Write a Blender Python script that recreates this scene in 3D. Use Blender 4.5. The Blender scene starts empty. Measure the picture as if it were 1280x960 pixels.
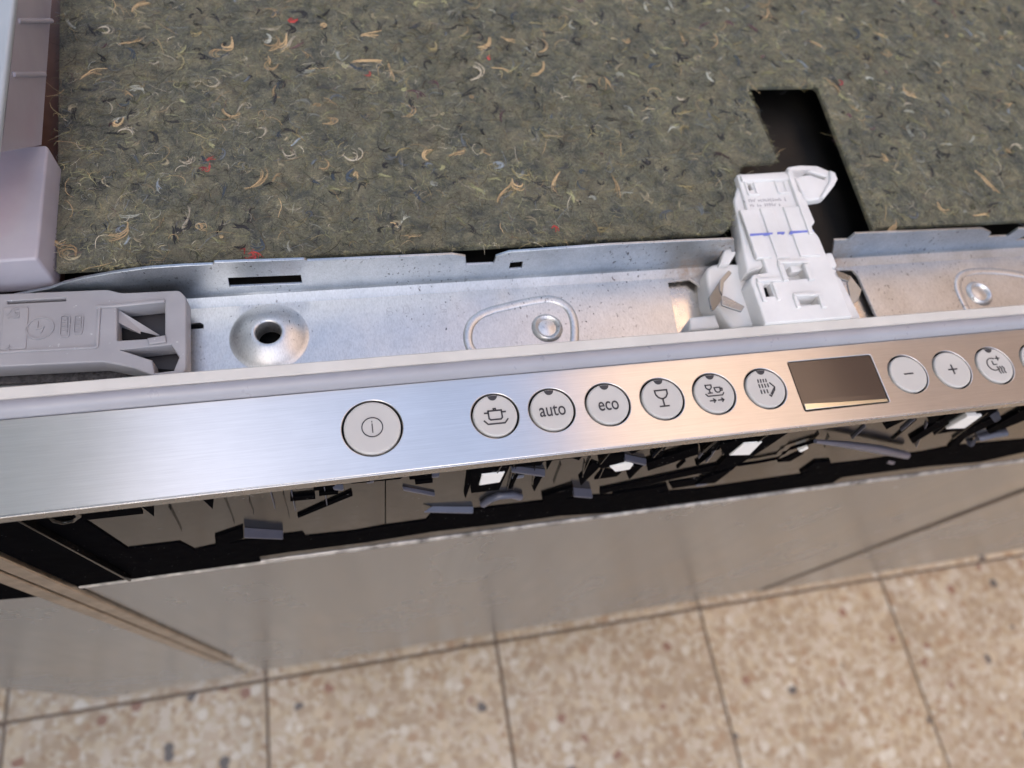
import bpy, bmesh, math, random
import numpy as np
from mathutils import Matrix, Vector
random.seed(7); rng = np.random.default_rng(7)
SC = bpy.context.scene

# ------------------------------------------------------------------ camera
H = 0.22                                  # camera height above the control fascia (fascia plane is z = 0)
FZ = -0.81                                # floor level
F = 900.0                                 # focal length in pixels of the 1280 px wide picture
def _unit(v): return v / np.linalg.norm(v)
_X = _unit(np.array([4980 - 640, 82 - 480, F])); _Y = _unit(np.array([269 - 640, -1515 - 480, F]))
_Y = _unit(_Y - _X * (_X @ _Y)); _Z = np.cross(_X, _Y)
R = np.array([_X, _Y, _Z])                # camera -> world
cam = bpy.data.cameras.new('camera'); camo = bpy.data.objects.new('camera', cam); SC.collection.objects.link(camo)
m = Matrix.Identity(4)
for i in range(3):
    m[i][0] = R[i, 0]; m[i][1] = -R[i, 1]; m[i][2] = -R[i, 2]
m[2][3] = H
camo.matrix_world = m
cam.sensor_width = 36; cam.lens = F / 1280 * 36; cam.clip_start = .01; cam.clip_end = 200
cam.dof.use_dof = True; cam.dof.focus_distance = 0.238; cam.dof.aperture_fstop = 9.2
SC.camera = camo

# ------------------------------------------------------------------ sky, sun, exposure
SUN_DIR = Vector((.515, .45, -.857)).normalized()
SUN_EL = math.asin(-SUN_DIR.z)
w = bpy.data.worlds.new('World'); SC.world = w; w.use_nodes = True
nt = w.node_tree; bg = nt.nodes['Background']
sky = nt.nodes.new('ShaderNodeTexSky'); sky.sky_type = 'NISHITA'; sky.sun_disc = False
sky.sun_elevation = SUN_EL; sky.sun_rotation = math.atan2(-SUN_DIR.x, -SUN_DIR.y); sky.air_density = 1.0; sky.dust_density = 4.2; sky.ozone_density = .3
nt.links.new(sky.outputs[0], bg.inputs[0]); bg.inputs[1].default_value = 0.15
sd = bpy.data.lights.new('sun', 'SUN'); sd.energy = 4.0; sd.angle = math.radians(.5); sd.color = (1, .93, .84)
so = bpy.data.objects.new('sun', sd); SC.collection.objects.link(so)
so.rotation_euler = SUN_DIR.to_track_quat('-Z', 'Y').to_euler()
so.location = (-3, 0, 6)
SC.view_settings.view_transform = 'Standard'; SC.view_settings.look = 'None'
SC.view_settings.exposure = 1.5; SC.view_settings.gamma = 1; SC.view_settings.use_curve_mapping = False
SC.cycles.max_bounces = 10; SC.cycles.diffuse_bounces = 6; SC.cycles.glossy_bounces = 6
SC.cycles.use_denoising = True

# ------------------------------------------------------------------ points in the place, read along a ray of the camera
def ray(px, py): return R @ np.array([px - 640, py - 480, F])
def P(px, py, z=0.0):                      # on the level plane z
    r = ray(px, py); t = (z - H) / r[2]; return (r[0] * t, r[1] * t)
def Q(px, py, Y):                          # on the upright plane y = Y
    r = ray(px, py); t = Y / r[1]; return (r[0] * t, H + r[2] * t)
def PP(pts, z): return [P(a, b, z) for a, b in pts]
def QQ(pts, Y): return [Q(a, b, Y) for a, b in pts]

# ------------------------------------------------------------------ materials
def mat(name):
    m = bpy.data.materials.new(name); m.use_nodes = True
    return m, m.node_tree.nodes, m.node_tree.links, m.node_tree.nodes['Principled BSDF']
def N(ns, t, **kw):
    n = ns.new('ShaderNode' + t)
    for k, v in kw.items():
        if k.startswith('i_'): n.inputs[k[2:].replace('_', ' ')].default_value = v
        else: setattr(n, k, v)
    return n
def ramp(ns, stops, interp='LINEAR'):
    r = ns.new('ShaderNodeValToRGB'); cr = r.color_ramp; cr.interpolation = interp
    while len(cr.elements) > 1: cr.elements.remove(cr.elements[-1])
    cr.elements[0].position = stops[0][0]; cr.elements[0].color = (*stops[0][1], 1)
    for p, c in stops[1:]:
        e = cr.elements.new(p); e.color = (*c, 1)
    return r
def g(v): return (v, v, v)
def mix(ns, ls, f, a, b, blend='MIX'):
    n = ns.new('ShaderNodeMix'); n.data_type = 'RGBA'; n.blend_type = blend
    for s, v in ((n.inputs[0], f), (n.inputs[6], a), (n.inputs[7], b)):
        if hasattr(v, 'is_linked'): ls.new(v, s)
        else: s.default_value = v if isinstance(v, float) else (*v, 1)
    return n.outputs[2]
def coords(ns, ls, scale=(1, 1, 1), src='Object'):
    tc = ns.new('ShaderNodeTexCoord'); mp = ns.new('ShaderNodeMapping'); mp.inputs['Scale'].default_value = scale
    if src == 'World':
        gm = ns.new('ShaderNodeNewGeometry'); ls.new(gm.outputs['Position'], mp.inputs[0])
    else: ls.new(tc.outputs[src], mp.inputs[0])
    return mp.outputs[0]
def noise(ns, ls, vec, scale, detail=3, rough=.55, dist=0.0):
    n = N(ns, 'TexNoise', i_Scale=scale, i_Detail=detail, i_Roughness=rough, i_Distortion=dist); ls.new(vec, n.inputs['Vector']); return n.outputs['Fac']
def bump(ns, ls, bsdf, h, strength, dist):
    b = N(ns, 'Bump', i_Strength=strength, i_Distance=dist); ls.new(h, b.inputs['Height']); ls.new(b.outputs[0], bsdf.inputs['Normal'])
def plain(name, col, rough=.5, metal=0.0, var=.06, vscale=60, bstr=.15, bscale=900, spec=.5, sss=0, dust=None):
    m, ns, ls, b = mat(name); v = coords(ns, ls, src='World')
    n1 = noise(ns, ls, v, vscale, 4); c2 = tuple(max(0, c * (1 - 2 * var)) for c in col); c1 = tuple(min(1, c * (1 + var)) for c in col)
    r = ramp(ns, [(.3, c2), (.7, c1)]); ls.new(n1, r.inputs[0]); co_ = r.outputs[0]
    if dust:
        dn = noise(ns, ls, v, 760, 2, .4); dr = ramp(ns, [(.705, g(0)), (.75, g(1))]); ls.new(dn, dr.inputs[0]); da = ramp(ns, [(.45, g(0)), (.62, g(.8))]); ls.new(noise(ns, ls, v, 70, 3), da.inputs[0])
        dm_ = N(ns, 'Math', operation='MULTIPLY'); ls.new(dr.outputs[0], dm_.inputs[0]); ls.new(da.outputs[0], dm_.inputs[1]); co_ = mix(ns, ls, dm_.outputs[0], co_, dust)
    ls.new(co_, b.inputs['Base Color'])
    b.inputs['Metallic'].default_value = metal; b.inputs['Specular IOR Level'].default_value = spec
    rr = ramp(ns, [(.3, g(max(0, rough - .06))), (.7, g(min(1, rough + .06)))]); ls.new(noise(ns, ls, v, vscale * 3, 3), rr.inputs[0]); ls.new(rr.outputs[0], b.inputs['Roughness'])
    if bstr: bump(ns, ls, b, noise(ns, ls, v, bscale, 3), bstr, .0002)
    if sss:
        b.inputs['Subsurface Weight'].default_value = sss; b.inputs['Subsurface Radius'].default_value = (.004, .004, .004); b.inputs['Subsurface Scale'].default_value = 1.0
    return m

def mk_brushed():                          # brushed stainless steel, grain along x
    m, ns, ls, b = mat('brushed_steel'); b.inputs['Metallic'].default_value = 1
    v = coords(ns, ls, (22, 1500, 400), 'World'); st = noise(ns, ls, v, 1, 5, .7)
    v2 = coords(ns, ls, (90, 5200, 900), 'World'); st2 = noise(ns, ls, v2, 1, 2, .6)
    mx = N(ns, 'Math', operation='ADD'); ls.new(st, mx.inputs[0]); ls.new(st2, mx.inputs[1])
    r = ramp(ns, [(.25, (.58, .562, .545)), (.75, (.75, .732, .712))])
    hf = N(ns, 'Math', operation='MULTIPLY'); hf.inputs[1].default_value = .5; ls.new(mx.outputs[0], hf.inputs[0]); ls.new(hf.outputs[0], r.inputs[0])
    sm = noise(ns, ls, coords(ns, ls, (1, 1, 1), 'World'), 30, 4)
    smr = ramp(ns, [(.35, g(.93)), (.65, g(1))]); ls.new(sm, smr.inputs[0])
    ls.new(mix(ns, ls, 1.0, r.outputs[0], smr.outputs[0], 'MULTIPLY'), b.inputs['Base Color'])
    b.inputs['Roughness'].default_value = .30; b.inputs['Anisotropic'].default_value = .9
    tg = N(ns, 'Tangent', direction_type='UV_MAP', uv_map='UVMap'); ls.new(tg.outputs[0], b.inputs['Tangent'])
    b.inputs['Anisotropic Rotation'].default_value = 0.25
    bump(ns, ls, b, hf.outputs[0], .12, .00006)
    return m
def spots(ns, ls, pts, rad):               # 0..1 mask round some places on the sheet
    gm = ns.new('ShaderNodeNewGeometry'); out = None
    for p in pts:
        d = N(ns, 'VectorMath', operation='DISTANCE'); ls.new(gm.outputs['Position'], d.inputs[0]); d.inputs[1].default_value = p
        mr = N(ns, 'MapRange'); mr.inputs[1].default_value = 0; mr.inputs[2].default_value = rad; mr.inputs[3].default_value = 1; mr.inputs[4].default_value = 0
        ls.new(d.outputs['Value'], mr.inputs[0])
        if out is None: out = mr.outputs[0]
        else:
            a = N(ns, 'Math', operation='MAXIMUM'); ls.new(out, a.inputs[0]); ls.new(mr.outputs[0], a.inputs[1]); out = a.outputs[0]
    return out
def mk_zinc(name='galvanised_steel', rough=.38, base=((.60, .63, .67), (.80, .82, .85)), rust=()):
    m, ns, ls, b = mat(name); b.inputs['Metallic'].default_value = 1
    v = coords(ns, ls, (1, 1, 1), 'World')
    vo = N(ns, 'TexVoronoi', i_Scale=420.0); ls.new(v, vo.inputs['Vector'])
    big = noise(ns, ls, v, 55, 5, .65); fine = noise(ns, ls, coords(ns, ls, (1.6, .6, 1), 'World'), 1500, 3)
    r = ramp(ns, [(.3, base[0]), (.7, base[1])]); ls.new(big, r.inputs[0])
    r2 = ramp(ns, [(.25, g(.80)), (.6, g(1))]); ls.new(fine, r2.inputs[0])
    c = mix(ns, ls, 1.0, r.outputs[0], r2.outputs[0], 'MULTIPLY')
    r3 = ramp(ns, [(0, g(.9)), (1, g(1))]); ls.new(vo.outputs['Color'], r3.inputs[0]); c = mix(ns, ls, .7, c, r3.outputs[0], 'MULTIPLY')
    sp = noise(ns, ls, coords(ns, ls, (1.5, 1, 1), 'World'), 620, 2, .4)     # dirt specks
    r4 = ramp(ns, [(.665, g(0)), (.72, g(1))]); ls.new(sp, r4.inputs[0])
    area = ramp(ns, [(.42, g(0)), (.6, g(1))]); ls.new(noise(ns, ls, v, 38, 3), area.inputs[0])
    am = N(ns, 'Math', operation='MULTIPLY'); ls.new(r4.outputs[0], am.inputs[0]); ls.new(area.outputs[0], am.inputs[1])
    c = mix(ns, ls, am.outputs[0], c, (.13, .13, .14))
    met = None
    if rust:
        sm = spots(ns, ls, rust, .012); rn = ramp(ns, [(.35, g(0)), (.65, g(1))]); ls.new(noise(ns, ls, v, 240, 5, .7), rn.inputs[0])
        rm = N(ns, 'Math', operation='MULTIPLY'); ls.new(sm, rm.inputs[0]); ls.new(rn.outputs[0], rm.inputs[1])
        c = mix(ns, ls, rm.outputs[0], c, (.26, .17, .10))
        inv = N(ns, 'Math', operation='SUBTRACT'); inv.inputs[0].default_value = 1; ls.new(rm.outputs[0], inv.inputs[1]); ls.new(inv.outputs[0], b.inputs['Metallic'])
    ls.new(c, b.inputs['Base Color'])
    rr = ramp(ns, [(.3, g(rough - .05)), (.7, g(rough + .06))]); ls.new(big, rr.inputs[0]); ls.new(rr.outputs[0], b.inputs['Roughness'])
    bump(ns, ls, b, fine, .18, .0001)
    return m
def mk_felt():
    m, ns, ls, b = mat('felt'); v = coords(ns, ls, (1, 1, 1), 'World')
    wp = N(ns, 'TexNoise', i_Scale=120.0, i_Detail=3.0); ls.new(v, wp.inputs['Vector'])
    vm = N(ns, 'VectorMath', operation='MULTIPLY_ADD'); ls.new(wp.outputs['Color'], vm.inputs[0]); vm.inputs[1].default_value = (.012, .012, 0); ls.new(v, vm.inputs[2])
    n1 = noise(ns, ls, vm.outputs[0], 230, 6, .72); n2 = noise(ns, ls, v, 1500, 4, .75); n3 = noise(ns, ls, v, 70, 4, .6)
    n4 = noise(ns, ls, v, 330, 5, .7, 3.5)                      # swirled, stringy
    r = ramp(ns, [(.36, (.022, .025, .020)), (.44, (.112, .117, .074)), (.56, (.215, .212, .125)), (.68, (.41, .37, .22))]); ls.new(n1, r.inputs[0])  # felt tones; the dark end also paints shaded crevices
    r2 = ramp(ns, [(.32, g(.3)), (.68, g(1.6))]); ls.new(n2, r2.inputs[0])
    c = mix(ns, ls, 1.0, r.outputs[0], r2.outputs[0], 'MULTIPLY')
    r5 = ramp(ns, [(.34, g(.35)), (.46, g(1)), (.60, g(1.05)), (.70, (1.7, 1.6, 1.35))]); ls.new(n4, r5.inputs[0]); c = mix(ns, ls, .8, c, r5.outputs[0], 'MULTIPLY')
    r3 = ramp(ns, [(.38, (.09, .105, .115)), (.5, (.22, .225, .165)), (.62, (.34, .30, .20))]); ls.new(n3, r3.inputs[0])
    c = mix(ns, ls, .35, c, r3.outputs[0]); ls.new(c, b.inputs['Base Color'])
    b.inputs['Roughness'].default_value = .85; b.inputs['Specular IOR Level'].default_value = .3; b.inputs['Sheen Weight'].default_value = .12
    ad = N(ns, 'Math', operation='ADD'); ls.new(n1, ad.inputs[0]); ls.new(n2, ad.inputs[1]); bump(ns, ls, b, ad.outputs[0], 1.0, .002)
    return m
def mk_attr(name, rough=.7):
    m, ns, ls, b = mat(name); a = N(ns, 'Attribute', attribute_name='Col'); v = coords(ns, ls, (1, 1, 1), 'World')
    r = ramp(ns, [(.3, g(.75)), (.7, g(1.1))]); ls.new(noise(ns, ls, v, 1500, 3), r.inputs[0])
    ls.new(mix(ns, ls, 1.0, a.outputs['Color'], r.outputs[0], 'MULTIPLY'), b.inputs['Base Color']); b.inputs['Roughness'].default_value = rough; b.inputs['Sheen Weight'].default_value = .08
    return m
def mk_terrazzo():
    m, ns, ls, b = mat('terrazzo'); v = coords(ns, ls, (1, 1, 1), 'World')
    oi = ns.new('ShaderNodeObjectInfo'); vm = N(ns, 'VectorMath', operation='ADD'); ls.new(v, vm.inputs[0])
    cm = ns.new('ShaderNodeCombineXYZ'); ml = N(ns, 'Math', operation='MULTIPLY'); ml.inputs[1].default_value = 40; ls.new(oi.outputs['Random'], ml.inputs[0])
    ls.new(ml.outputs[0], cm.inputs[2]); ls.new(cm.outputs[0], vm.inputs[1]); v = vm.outputs[0]
    def vor(sc):
        n = N(ns, 'TexVoronoi', i_Scale=sc, i_Randomness=1.0); ls.new(v, n.inputs['Vector']); return n
    a = vor(78); sep = ns.new('ShaderNodeSeparateColor'); ls.new(a.outputs['Color'], sep.inputs[0])
    r = ramp(ns, [(0, (.42, .31, .20)), (.3, (.50, .385, .265)), (.5, (.58, .48, .36)), (.68, (.41, .275, .165)), (.76, (.56, .44, .295)), (.93, (.66, .58, .46)), (.975, (.30, .16, .105)), (.99, (.13, .11, .095))], 'CONSTANT')
    ls.new(sep.outputs[0], r.inputs[0])
    a2 = vor(210); sep2 = ns.new('ShaderNodeSeparateColor'); ls.new(a2.outputs['Color'], sep2.inputs[0])
    r2 = ramp(ns, [(0, (.48, .36, .225)), (.4, (.53, .43, .305)), (.7, (.60, .51, .395)), (.88, (.36, .24, .14))], 'CONSTANT'); ls.new(sep2.outputs[1], r2.inputs[0])
    fa = ramp(ns, [(.50, g(1)), (.56, g(0))]); ls.new(a.outputs['Distance'], fa.inputs[0])
    c = mix(ns, ls, fa.outputs[0], r2.outputs[0], r.outputs[0])
    r3 = ramp(ns, [(.3, (.76, .78, .81)), (.7, (.90, .94, 1.0))]); ls.new(noise(ns, ls, v, 9, 4), r3.inputs[0]); c = mix(ns, ls, 1.0, c, r3.outputs[0], 'MULTIPLY')
    r6 = ramp(ns, [(0, g(.88)), (1, (1.06, 1.04, 1.0))]); ls.new(oi.outputs['Random'], r6.inputs[0]); c = mix(ns, ls, 1.0, c, r6.outputs[0], 'MULTIPLY')
    ls.new(c, b.inputs['Base Color']); b.inputs['Roughness'].default_value = .38
    return m
def mk_door():                             # stainless door skin: tall soft streaks, mirrors the floor
    m, ns, ls, b = mat('door_steel'); b.inputs['Metallic'].default_value = 1
    st = noise(ns, ls, coords(ns, ls, (90, 90, 1.2), 'World'), 1, 4, .6); sm = noise(ns, ls, coords(ns, ls, (1, 1, .5), 'World'), 14, 5, .6)
    r = ramp(ns, [(.3, (.395, .435, .485)), (.7, (.45, .495, .55))]); ls.new(st, r.inputs[0])
    r2 = ramp(ns, [(.3, g(.88)), (.7, g(1))]); ls.new(sm, r2.inputs[0]); ls.new(mix(ns, ls, 1.0, r.outputs[0], r2.outputs[0], 'MULTIPLY'), b.inputs['Base Color'])
    rr = ramp(ns, [(.3, g(.19)), (.7, g(.31))]); ls.new(sm, rr.inputs[0]); ls.new(rr.outputs[0], b.inputs['Roughness'])
    return m
def mk_box(name='cloudy_plastic', alpha=.30):                              # cloudy plastic that lets the contents show through
    m, ns, ls, b = mat(name); v = coords(ns, ls, (1, 1, 1), 'World')
    r = ramp(ns, [(.3, (.46, .44, .50)), (.7, (.56, .54, .60))]); ls.new(noise(ns, ls, v, 40, 5), r.inputs[0]); ls.new(r.outputs[0], b.inputs['Base Color'])
    b.inputs['Roughness'].default_value = .3
    bump(ns, ls, b, noise(ns, ls, v, 300, 3), .1, .0003)
    tr = ns.new('ShaderNodeBsdfTransparent'); tr.inputs[0].default_value = (.9, .88, .92, 1); ms = ns.new('ShaderNodeMixShader'); ms.inputs[0].default_value = alpha
    out = ns['Material Output'] if 'Material Output' in ns else ns.get('Material Output')
    ls.new(b.outputs[0], ms.inputs[1]); ls.new(tr.outputs[0], ms.inputs[2]); ls.new(ms.outputs[0], out.inputs[0])
    return m
M = {}
M['brushed'] = mk_brushed()
M['felt'] = mk_felt(); M['fibre'] = mk_attr('felt_fibre'); M['terrazzo'] = mk_terrazzo(); M['door'] = mk_door(); M['box'] = mk_box(); M['box_side'] = mk_box('cloudy_thin_plastic', .38)
M['grout'] = plain('grout', (.16, .12, .09), .9)
M['grey_plastic'] = plain('grey_plastic', (.31, .304, .318), .42, var=.05, bscale=1400, dust=(.6, .6, .62))
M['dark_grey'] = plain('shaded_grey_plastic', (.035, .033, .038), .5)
M['groove'] = plain('groove', (.085, .062, .042), .6)
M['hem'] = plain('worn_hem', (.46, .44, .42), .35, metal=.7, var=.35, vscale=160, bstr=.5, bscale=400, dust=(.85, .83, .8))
M['lip_grey'] = plain('lip_plastic', (.315, .315, .345), .33, var=.03, bstr=.05)
M['lip_white'] = plain('strip_plastic', (.60, .58, .54), .5, var=.05, bstr=.05)
M['button'] = plain('button_plastic', (.50, .485, .46), .38, var=.02, bstr=.03)
M['ink'] = plain('ink', (.035, .033, .038), .55, bstr=0)
M['ink_soft'] = plain('faded_ink', (.30, .29, .32), .6, bstr=0)
M['blue_ink'] = plain('blue_ink', (.16, .20, .58), .5, bstr=0)
M['black'] = plain('black_plastic', (.0016, .0016, .0022), .8, var=.1, bstr=.1, spec=.01, dust=(.20, .19, .18))
M['gloss'] = plain('gloss_black_plastic', (.008, .007, .006), .14, var=.3, bstr=.03, bscale=60, spec=.5, dust=(.22, .2, .19))
M['gloss'].node_tree.nodes['Principled BSDF'].inputs['IOR'].default_value = 1.40
M['tab'] = plain('sky_sheen_plastic', (.075, .08, .11), .35, var=.1, bstr=.05)  # black plastic; the blue-grey colour stands for mirrored sky
M['hole'] = plain('dark_inside', (.008, .008, .009), .7, spec=.2)
M['bitumen'] = plain('bitumen', (.006, .0055, .005), .5, var=.3, vscale=40, bstr=.3, bscale=300, spec=.35)
M['white_part'] = plain('white_plastic', (.80, .79, .77), .4, var=.02, bstr=.04)
M['latch'] = plain('latch_plastic', (.70, .70, .695), .42, var=.05, bstr=.05, bscale=500, sss=.12)
M['spring'] = plain('spring_steel', (.33, .35, .36), .30, metal=1, var=.1)
M['shiny'] = plain('bright_inner_sheet', (.80, .76, .72), .25, metal=1, var=.04)
M['trim'] = plain('rust_brown_trim', (.15, .075, .05), .6, var=.15)
M['red'] = plain('red_cloth', (.60, .13, .17), .8, var=.1)
M['lid'] = plain('pale_plastic', (.36, .40, .43), .35, var=.03)
M['edge'] = plain('door_edge_metal', (.46, .39, .32), .36, metal=1, var=.14, vscale=90)
M['shell'] = plain('shell_paint', (.20, .20, .21), .5)
M['wall_left'] = plain('pale_render', (.56, .60, .56), .9, vscale=1.2, bscale=30)
M['wall_right'] = plain('peach_render', (.80, .59, .46), .9, vscale=1.2, bscale=30)
M['foam'] = plain('grey_foam', (.12, .115, .12), .85, var=.3, vscale=900, bstr=.8, bscale=1500)

# ------------------------------------------------------------------ object helpers
def link(name, me, m, parent=None, loc=(0, 0, 0)):
    o = bpy.data.objects.new(name, me); SC.collection.objects.link(o); o.location = loc
    if m is not None: me.materials.append(m)
    if parent is not None:
        o.parent = parent; o.matrix_parent_inverse = Matrix.Translation(-PL[parent.name])
        PL[o.name] = PL[parent.name] * 0 + Vector(loc)
    else: PL[o.name] = Vector(loc)
    return o
PL = {}                                     # world place of each object
def empty(name, loc, label, cat):
    o = bpy.data.objects.new(name, None); SC.collection.objects.link(o); o.location = loc; o.empty_display_size = .05
    o['label'] = label; o['category'] = cat; PL[o.name] = Vector(loc); return o
def finish(me, angle=38):
    me.shade_smooth(); me.set_sharp_from_angle(angle=math.radians(angle))
    return me
def uvxy(me, ax=(0, 1)):
    uv = me.uv_layers.new(name='UVMap') if not me.uv_layers else me.uv_layers[0]
    uv.name = 'UVMap'
    n = len(me.vertices); co = np.empty(n * 3); me.vertices.foreach_get('co', co); co = co.reshape(-1, 3)
    li = np.empty(len(me.loops), dtype=np.int32); me.loops.foreach_get('vertex_index', li)
    uv.data.foreach_set('uv', co[li][:, list(ax)].astype(np.float32).ravel() * 10)
def sheet(loops, z0, z1, bevel=0.0, plane='xy', res=2):
    """closed slab: first loop the outline, the others holes; level (xy, from z0 to z1) or upright (xz, from y=z0 to y=z1)"""
    cu = bpy.data.curves.new('c', 'CURVE'); cu.dimensions = '2D'; cu.fill_mode = 'BOTH'
    for lp in loops:
        s = cu.splines.new('POLY'); s.points.add(len(lp) - 1); s.use_cyclic_u = True
        for p, q in zip(s.points, lp): p.co = (q[0], q[1], 0, 1)
    t = abs(z1 - z0); bv = min(bevel, t * .49)
    cu.extrude = t / 2 - bv
    if bv > 0: cu.bevel_depth = bv; cu.bevel_resolution = res; cu.offset = -bv
    tmp = bpy.data.objects.new('t', cu); me = bpy.data.meshes.new_from_object(tmp)
    bpy.data.objects.remove(tmp); bpy.data.curves.remove(cu)
    me.materials.clear()
    zc = (z0 + z1) / 2
    if plane == 'xy': me.transform(Matrix.Translation((0, 0, zc)))
    else: me.transform(Matrix.Translation((0, zc, 0)) @ Matrix.Rotation(math.pi / 2, 4, 'X'))
    bm = bmesh.new(); bm.from_mesh(me); bmesh.ops.remove_doubles(bm, verts=bm.verts, dist=1e-7); bmesh.ops.recalc_face_normals(bm, faces=bm.faces)
    bm.to_mesh(me); bm.free()
    uvxy(me, (0, 1) if plane == 'xy' else (0, 2))
    finish(me, 38)
    ax = 2 if plane == 'xy' else 1
    for p in me.polygons:
        if abs(p.normal[ax]) > .999: p.use_smooth = False      # the flat faces stay flat
    return me
def part(name, m, parent, loops, z0, z1, bevel=0.0, plane='xy', label=None):
    if not isinstance(loops[0][0], (list, tuple)): loops = [loops]
    o = link(name, sheet(loops, z0, z1, bevel, plane), m, parent)
    if label: o['label'] = label
    return o
def circ(cx, cy, r, n=48, ry=None): return [(cx + r * math.cos(2 * math.pi * k / n), cy + (ry or r) * math.sin(2 * math.pi * k / n)) for k in range(n)]
def rrect(x0, y0, x1, y1, r, n=5):
    out = []
    for cx, cy, a in ((x1 - r, y1 - r, 0), (x0 + r, y1 - r, 90), (x0 + r, y0 + r, 180), (x1 - r, y0 + r, 270)):
        for k in range(n + 1):
            t = math.radians(a + 90 * k / n); out.append((cx + r * math.cos(t), cy + r * math.sin(t)))
    return out
def roundpoly(pts, r, n=4):
    out = []; L = len(pts)
    for i in range(L):
        p = Vector(pts[i]); a = Vector(pts[i - 1]) - p; b = Vector(pts[(i + 1) % L]) - p
        d = min(r, a.length * .45, b.length * .45); p0 = p + a.normalized() * d; p1 = p + b.normalized() * d
        for k in range(n + 1):
            t = k / n; out.append(tuple((1 - t) ** 2 * p0 + 2 * t * (1 - t) * p + t * t * p1))
    return out
def lathe(prof, n=64, cap=False):
    bm = bmesh.new(); rings = []
    for r, z in prof:
        if r < 1e-7: rings.append([bm.verts.new((0, 0, z))])
        else: rings.append([bm.verts.new((r * math.cos(2 * math.pi * k / n), r * math.sin(2 * math.pi * k / n), z)) for k in range(n)])
    for a, b in zip(rings, rings[1:]):
        for k in range(n):
            k2 = (k + 1) % n
            if len(a) == 1: bm.faces.new((a[0], b[k], b[k2]))
            elif len(b) == 1: bm.faces.new((a[k], b[0], a[k2]))
            else: bm.faces.new((a[k], b[k], b[k2], a[k2]))
    bmesh.ops.recalc_face_normals(bm, faces=bm.faces)
    me = bpy.data.meshes.new('lathe'); bm.to_mesh(me); bm.free(); uvxy(me)
    return finish(me, 50)
def extrude_profile(prof, x0, x1, nx=1, wob=None):
    """profile of (y, z) points swept along x"""
    bm = bmesh.new(); rows = []
    for k in range(nx + 1):
        x = x0 + (x1 - x0) * k / nx
        rows.append([bm.verts.new((x, y, z + (wob(x) if wob else 0))) for y, z in prof])
    n = len(prof)
    for a, b in zip(rows, rows[1:]):
        for i in range(n): bm.faces.new((a[i], a[(i + 1) % n], b[(i + 1) % n], b[i]))
    bm.faces.new(rows[0]); bm.faces.new(rows[-1][::-1])
    bmesh.ops.recalc_face_normals(bm, faces=bm.faces)
    me = bpy.data.meshes.new('prof'); bm.to_mesh(me); bm.free(); uvxy(me)
    return finish(me, 28)
def strokes(lines, wd, z0, z1):
    """flat printed strokes: polylines with round ends"""
    bm = bmesh.new()
    for ln in lines:
        ln = [Vector(p) for p in ln]; n = len(ln); L = []; Rr = []
        for i, p in enumerate(ln):
            d0 = (ln[i] - ln[i - 1]).normalized() if i else (ln[1] - ln[0]).normalized()
            d1 = (ln[i + 1] - ln[i]).normalized() if i < n - 1 else d0
            t = (d0 + d1); t = t.normalized() if t.length > 1e-6 else d1
            c = max(.45, t.dot(d1)); nn = Vector((-t.y, t.x)) * wd / 2 / c
            ext = (-t if i == 0 else t) * wd * .35 if i in (0, n - 1) else Vector((0, 0))
            L.append(p + nn + ext); Rr.append(p - nn + ext)
        vt = [[bm.verts.new((q.x, q.y, z)) for q in s] for z in (z0, z1) for s in (L, Rr)]
        a0, b0, a1, b1 = vt
        for i in range(n - 1):
            bm.faces.new((a1[i], b1[i], b1[i + 1], a1[i + 1])); bm.faces.new((a0[i], a0[i + 1], b0[i + 1], b0[i]))
            bm.faces.new((a0[i], a1[i], a1[i + 1], a0[i + 1])); bm.faces.new((b0[i], b0[i + 1], b1[i + 1], b1[i]))
        bm.faces.new((a0[0], b0[0], b1[0], a1[0])); bm.faces.new((a0[-1], a1[-1], b1[-1], b0[-1]))
    bmesh.ops.recalc_face_normals(bm, faces=bm.faces)
    me = bpy.data.meshes.new('strokes'); bm.to_mesh(me); bm.free(); return me
def tube(pts, r, n=8, closed=False):
    bm = bmesh.new(); rings = []; L = len(pts); pts = [Vector(p) for p in pts]
    for i, p in enumerate(pts):
        a = pts[i - 1] if (i or closed) else p; b = pts[(i + 1) % L] if (i < L - 1 or closed) else p
        t = (b - a).normalized(); u = t.cross(Vector((0, 0, 1)))
        if u.length < 1e-4: u = t.cross(Vector((0, 1, 0)))
        u.normalize(); v = u.cross(t)
        rr = r[i] if isinstance(r, (list, tuple)) else r
        rings.append([bm.verts.new(p + (u * math.cos(2 * math.pi * k / n) + v * math.sin(2 * math.pi * k / n)) * rr) for k in range(n)])
    for i in range(L if closed else L - 1):
        a, b = rings[i], rings[(i + 1) % L]
        for k in range(n): bm.faces.new((a[k], a[(k + 1) % n], b[(k + 1) % n], b[k]))
    if not closed: bm.faces.new(rings[0]); bm.faces.new(rings[-1][::-1])
    bmesh.ops.recalc_face_normals(bm, faces=bm.faces)
    me = bpy.data.meshes.new('tube'); bm.to_mesh(me); bm.free(); return finish(me, 60)
def text(body, size, sx=1.0):
    cu = bpy.data.curves.new('t', 'FONT'); cu.body = body; cu.size = size; cu.align_x = 'CENTER'; cu.align_y = 'CENTER'; cu.extrude = .00002; cu.offset = .00005
    o = bpy.data.objects.new('t', cu); me = bpy.data.meshes.new_from_object(o); bpy.data.objects.remove(o); bpy.data.curves.remove(cu)
    me.materials.clear(); me.transform(Matrix.Diagonal((sx, 1, 1, 1))); return me

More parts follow.
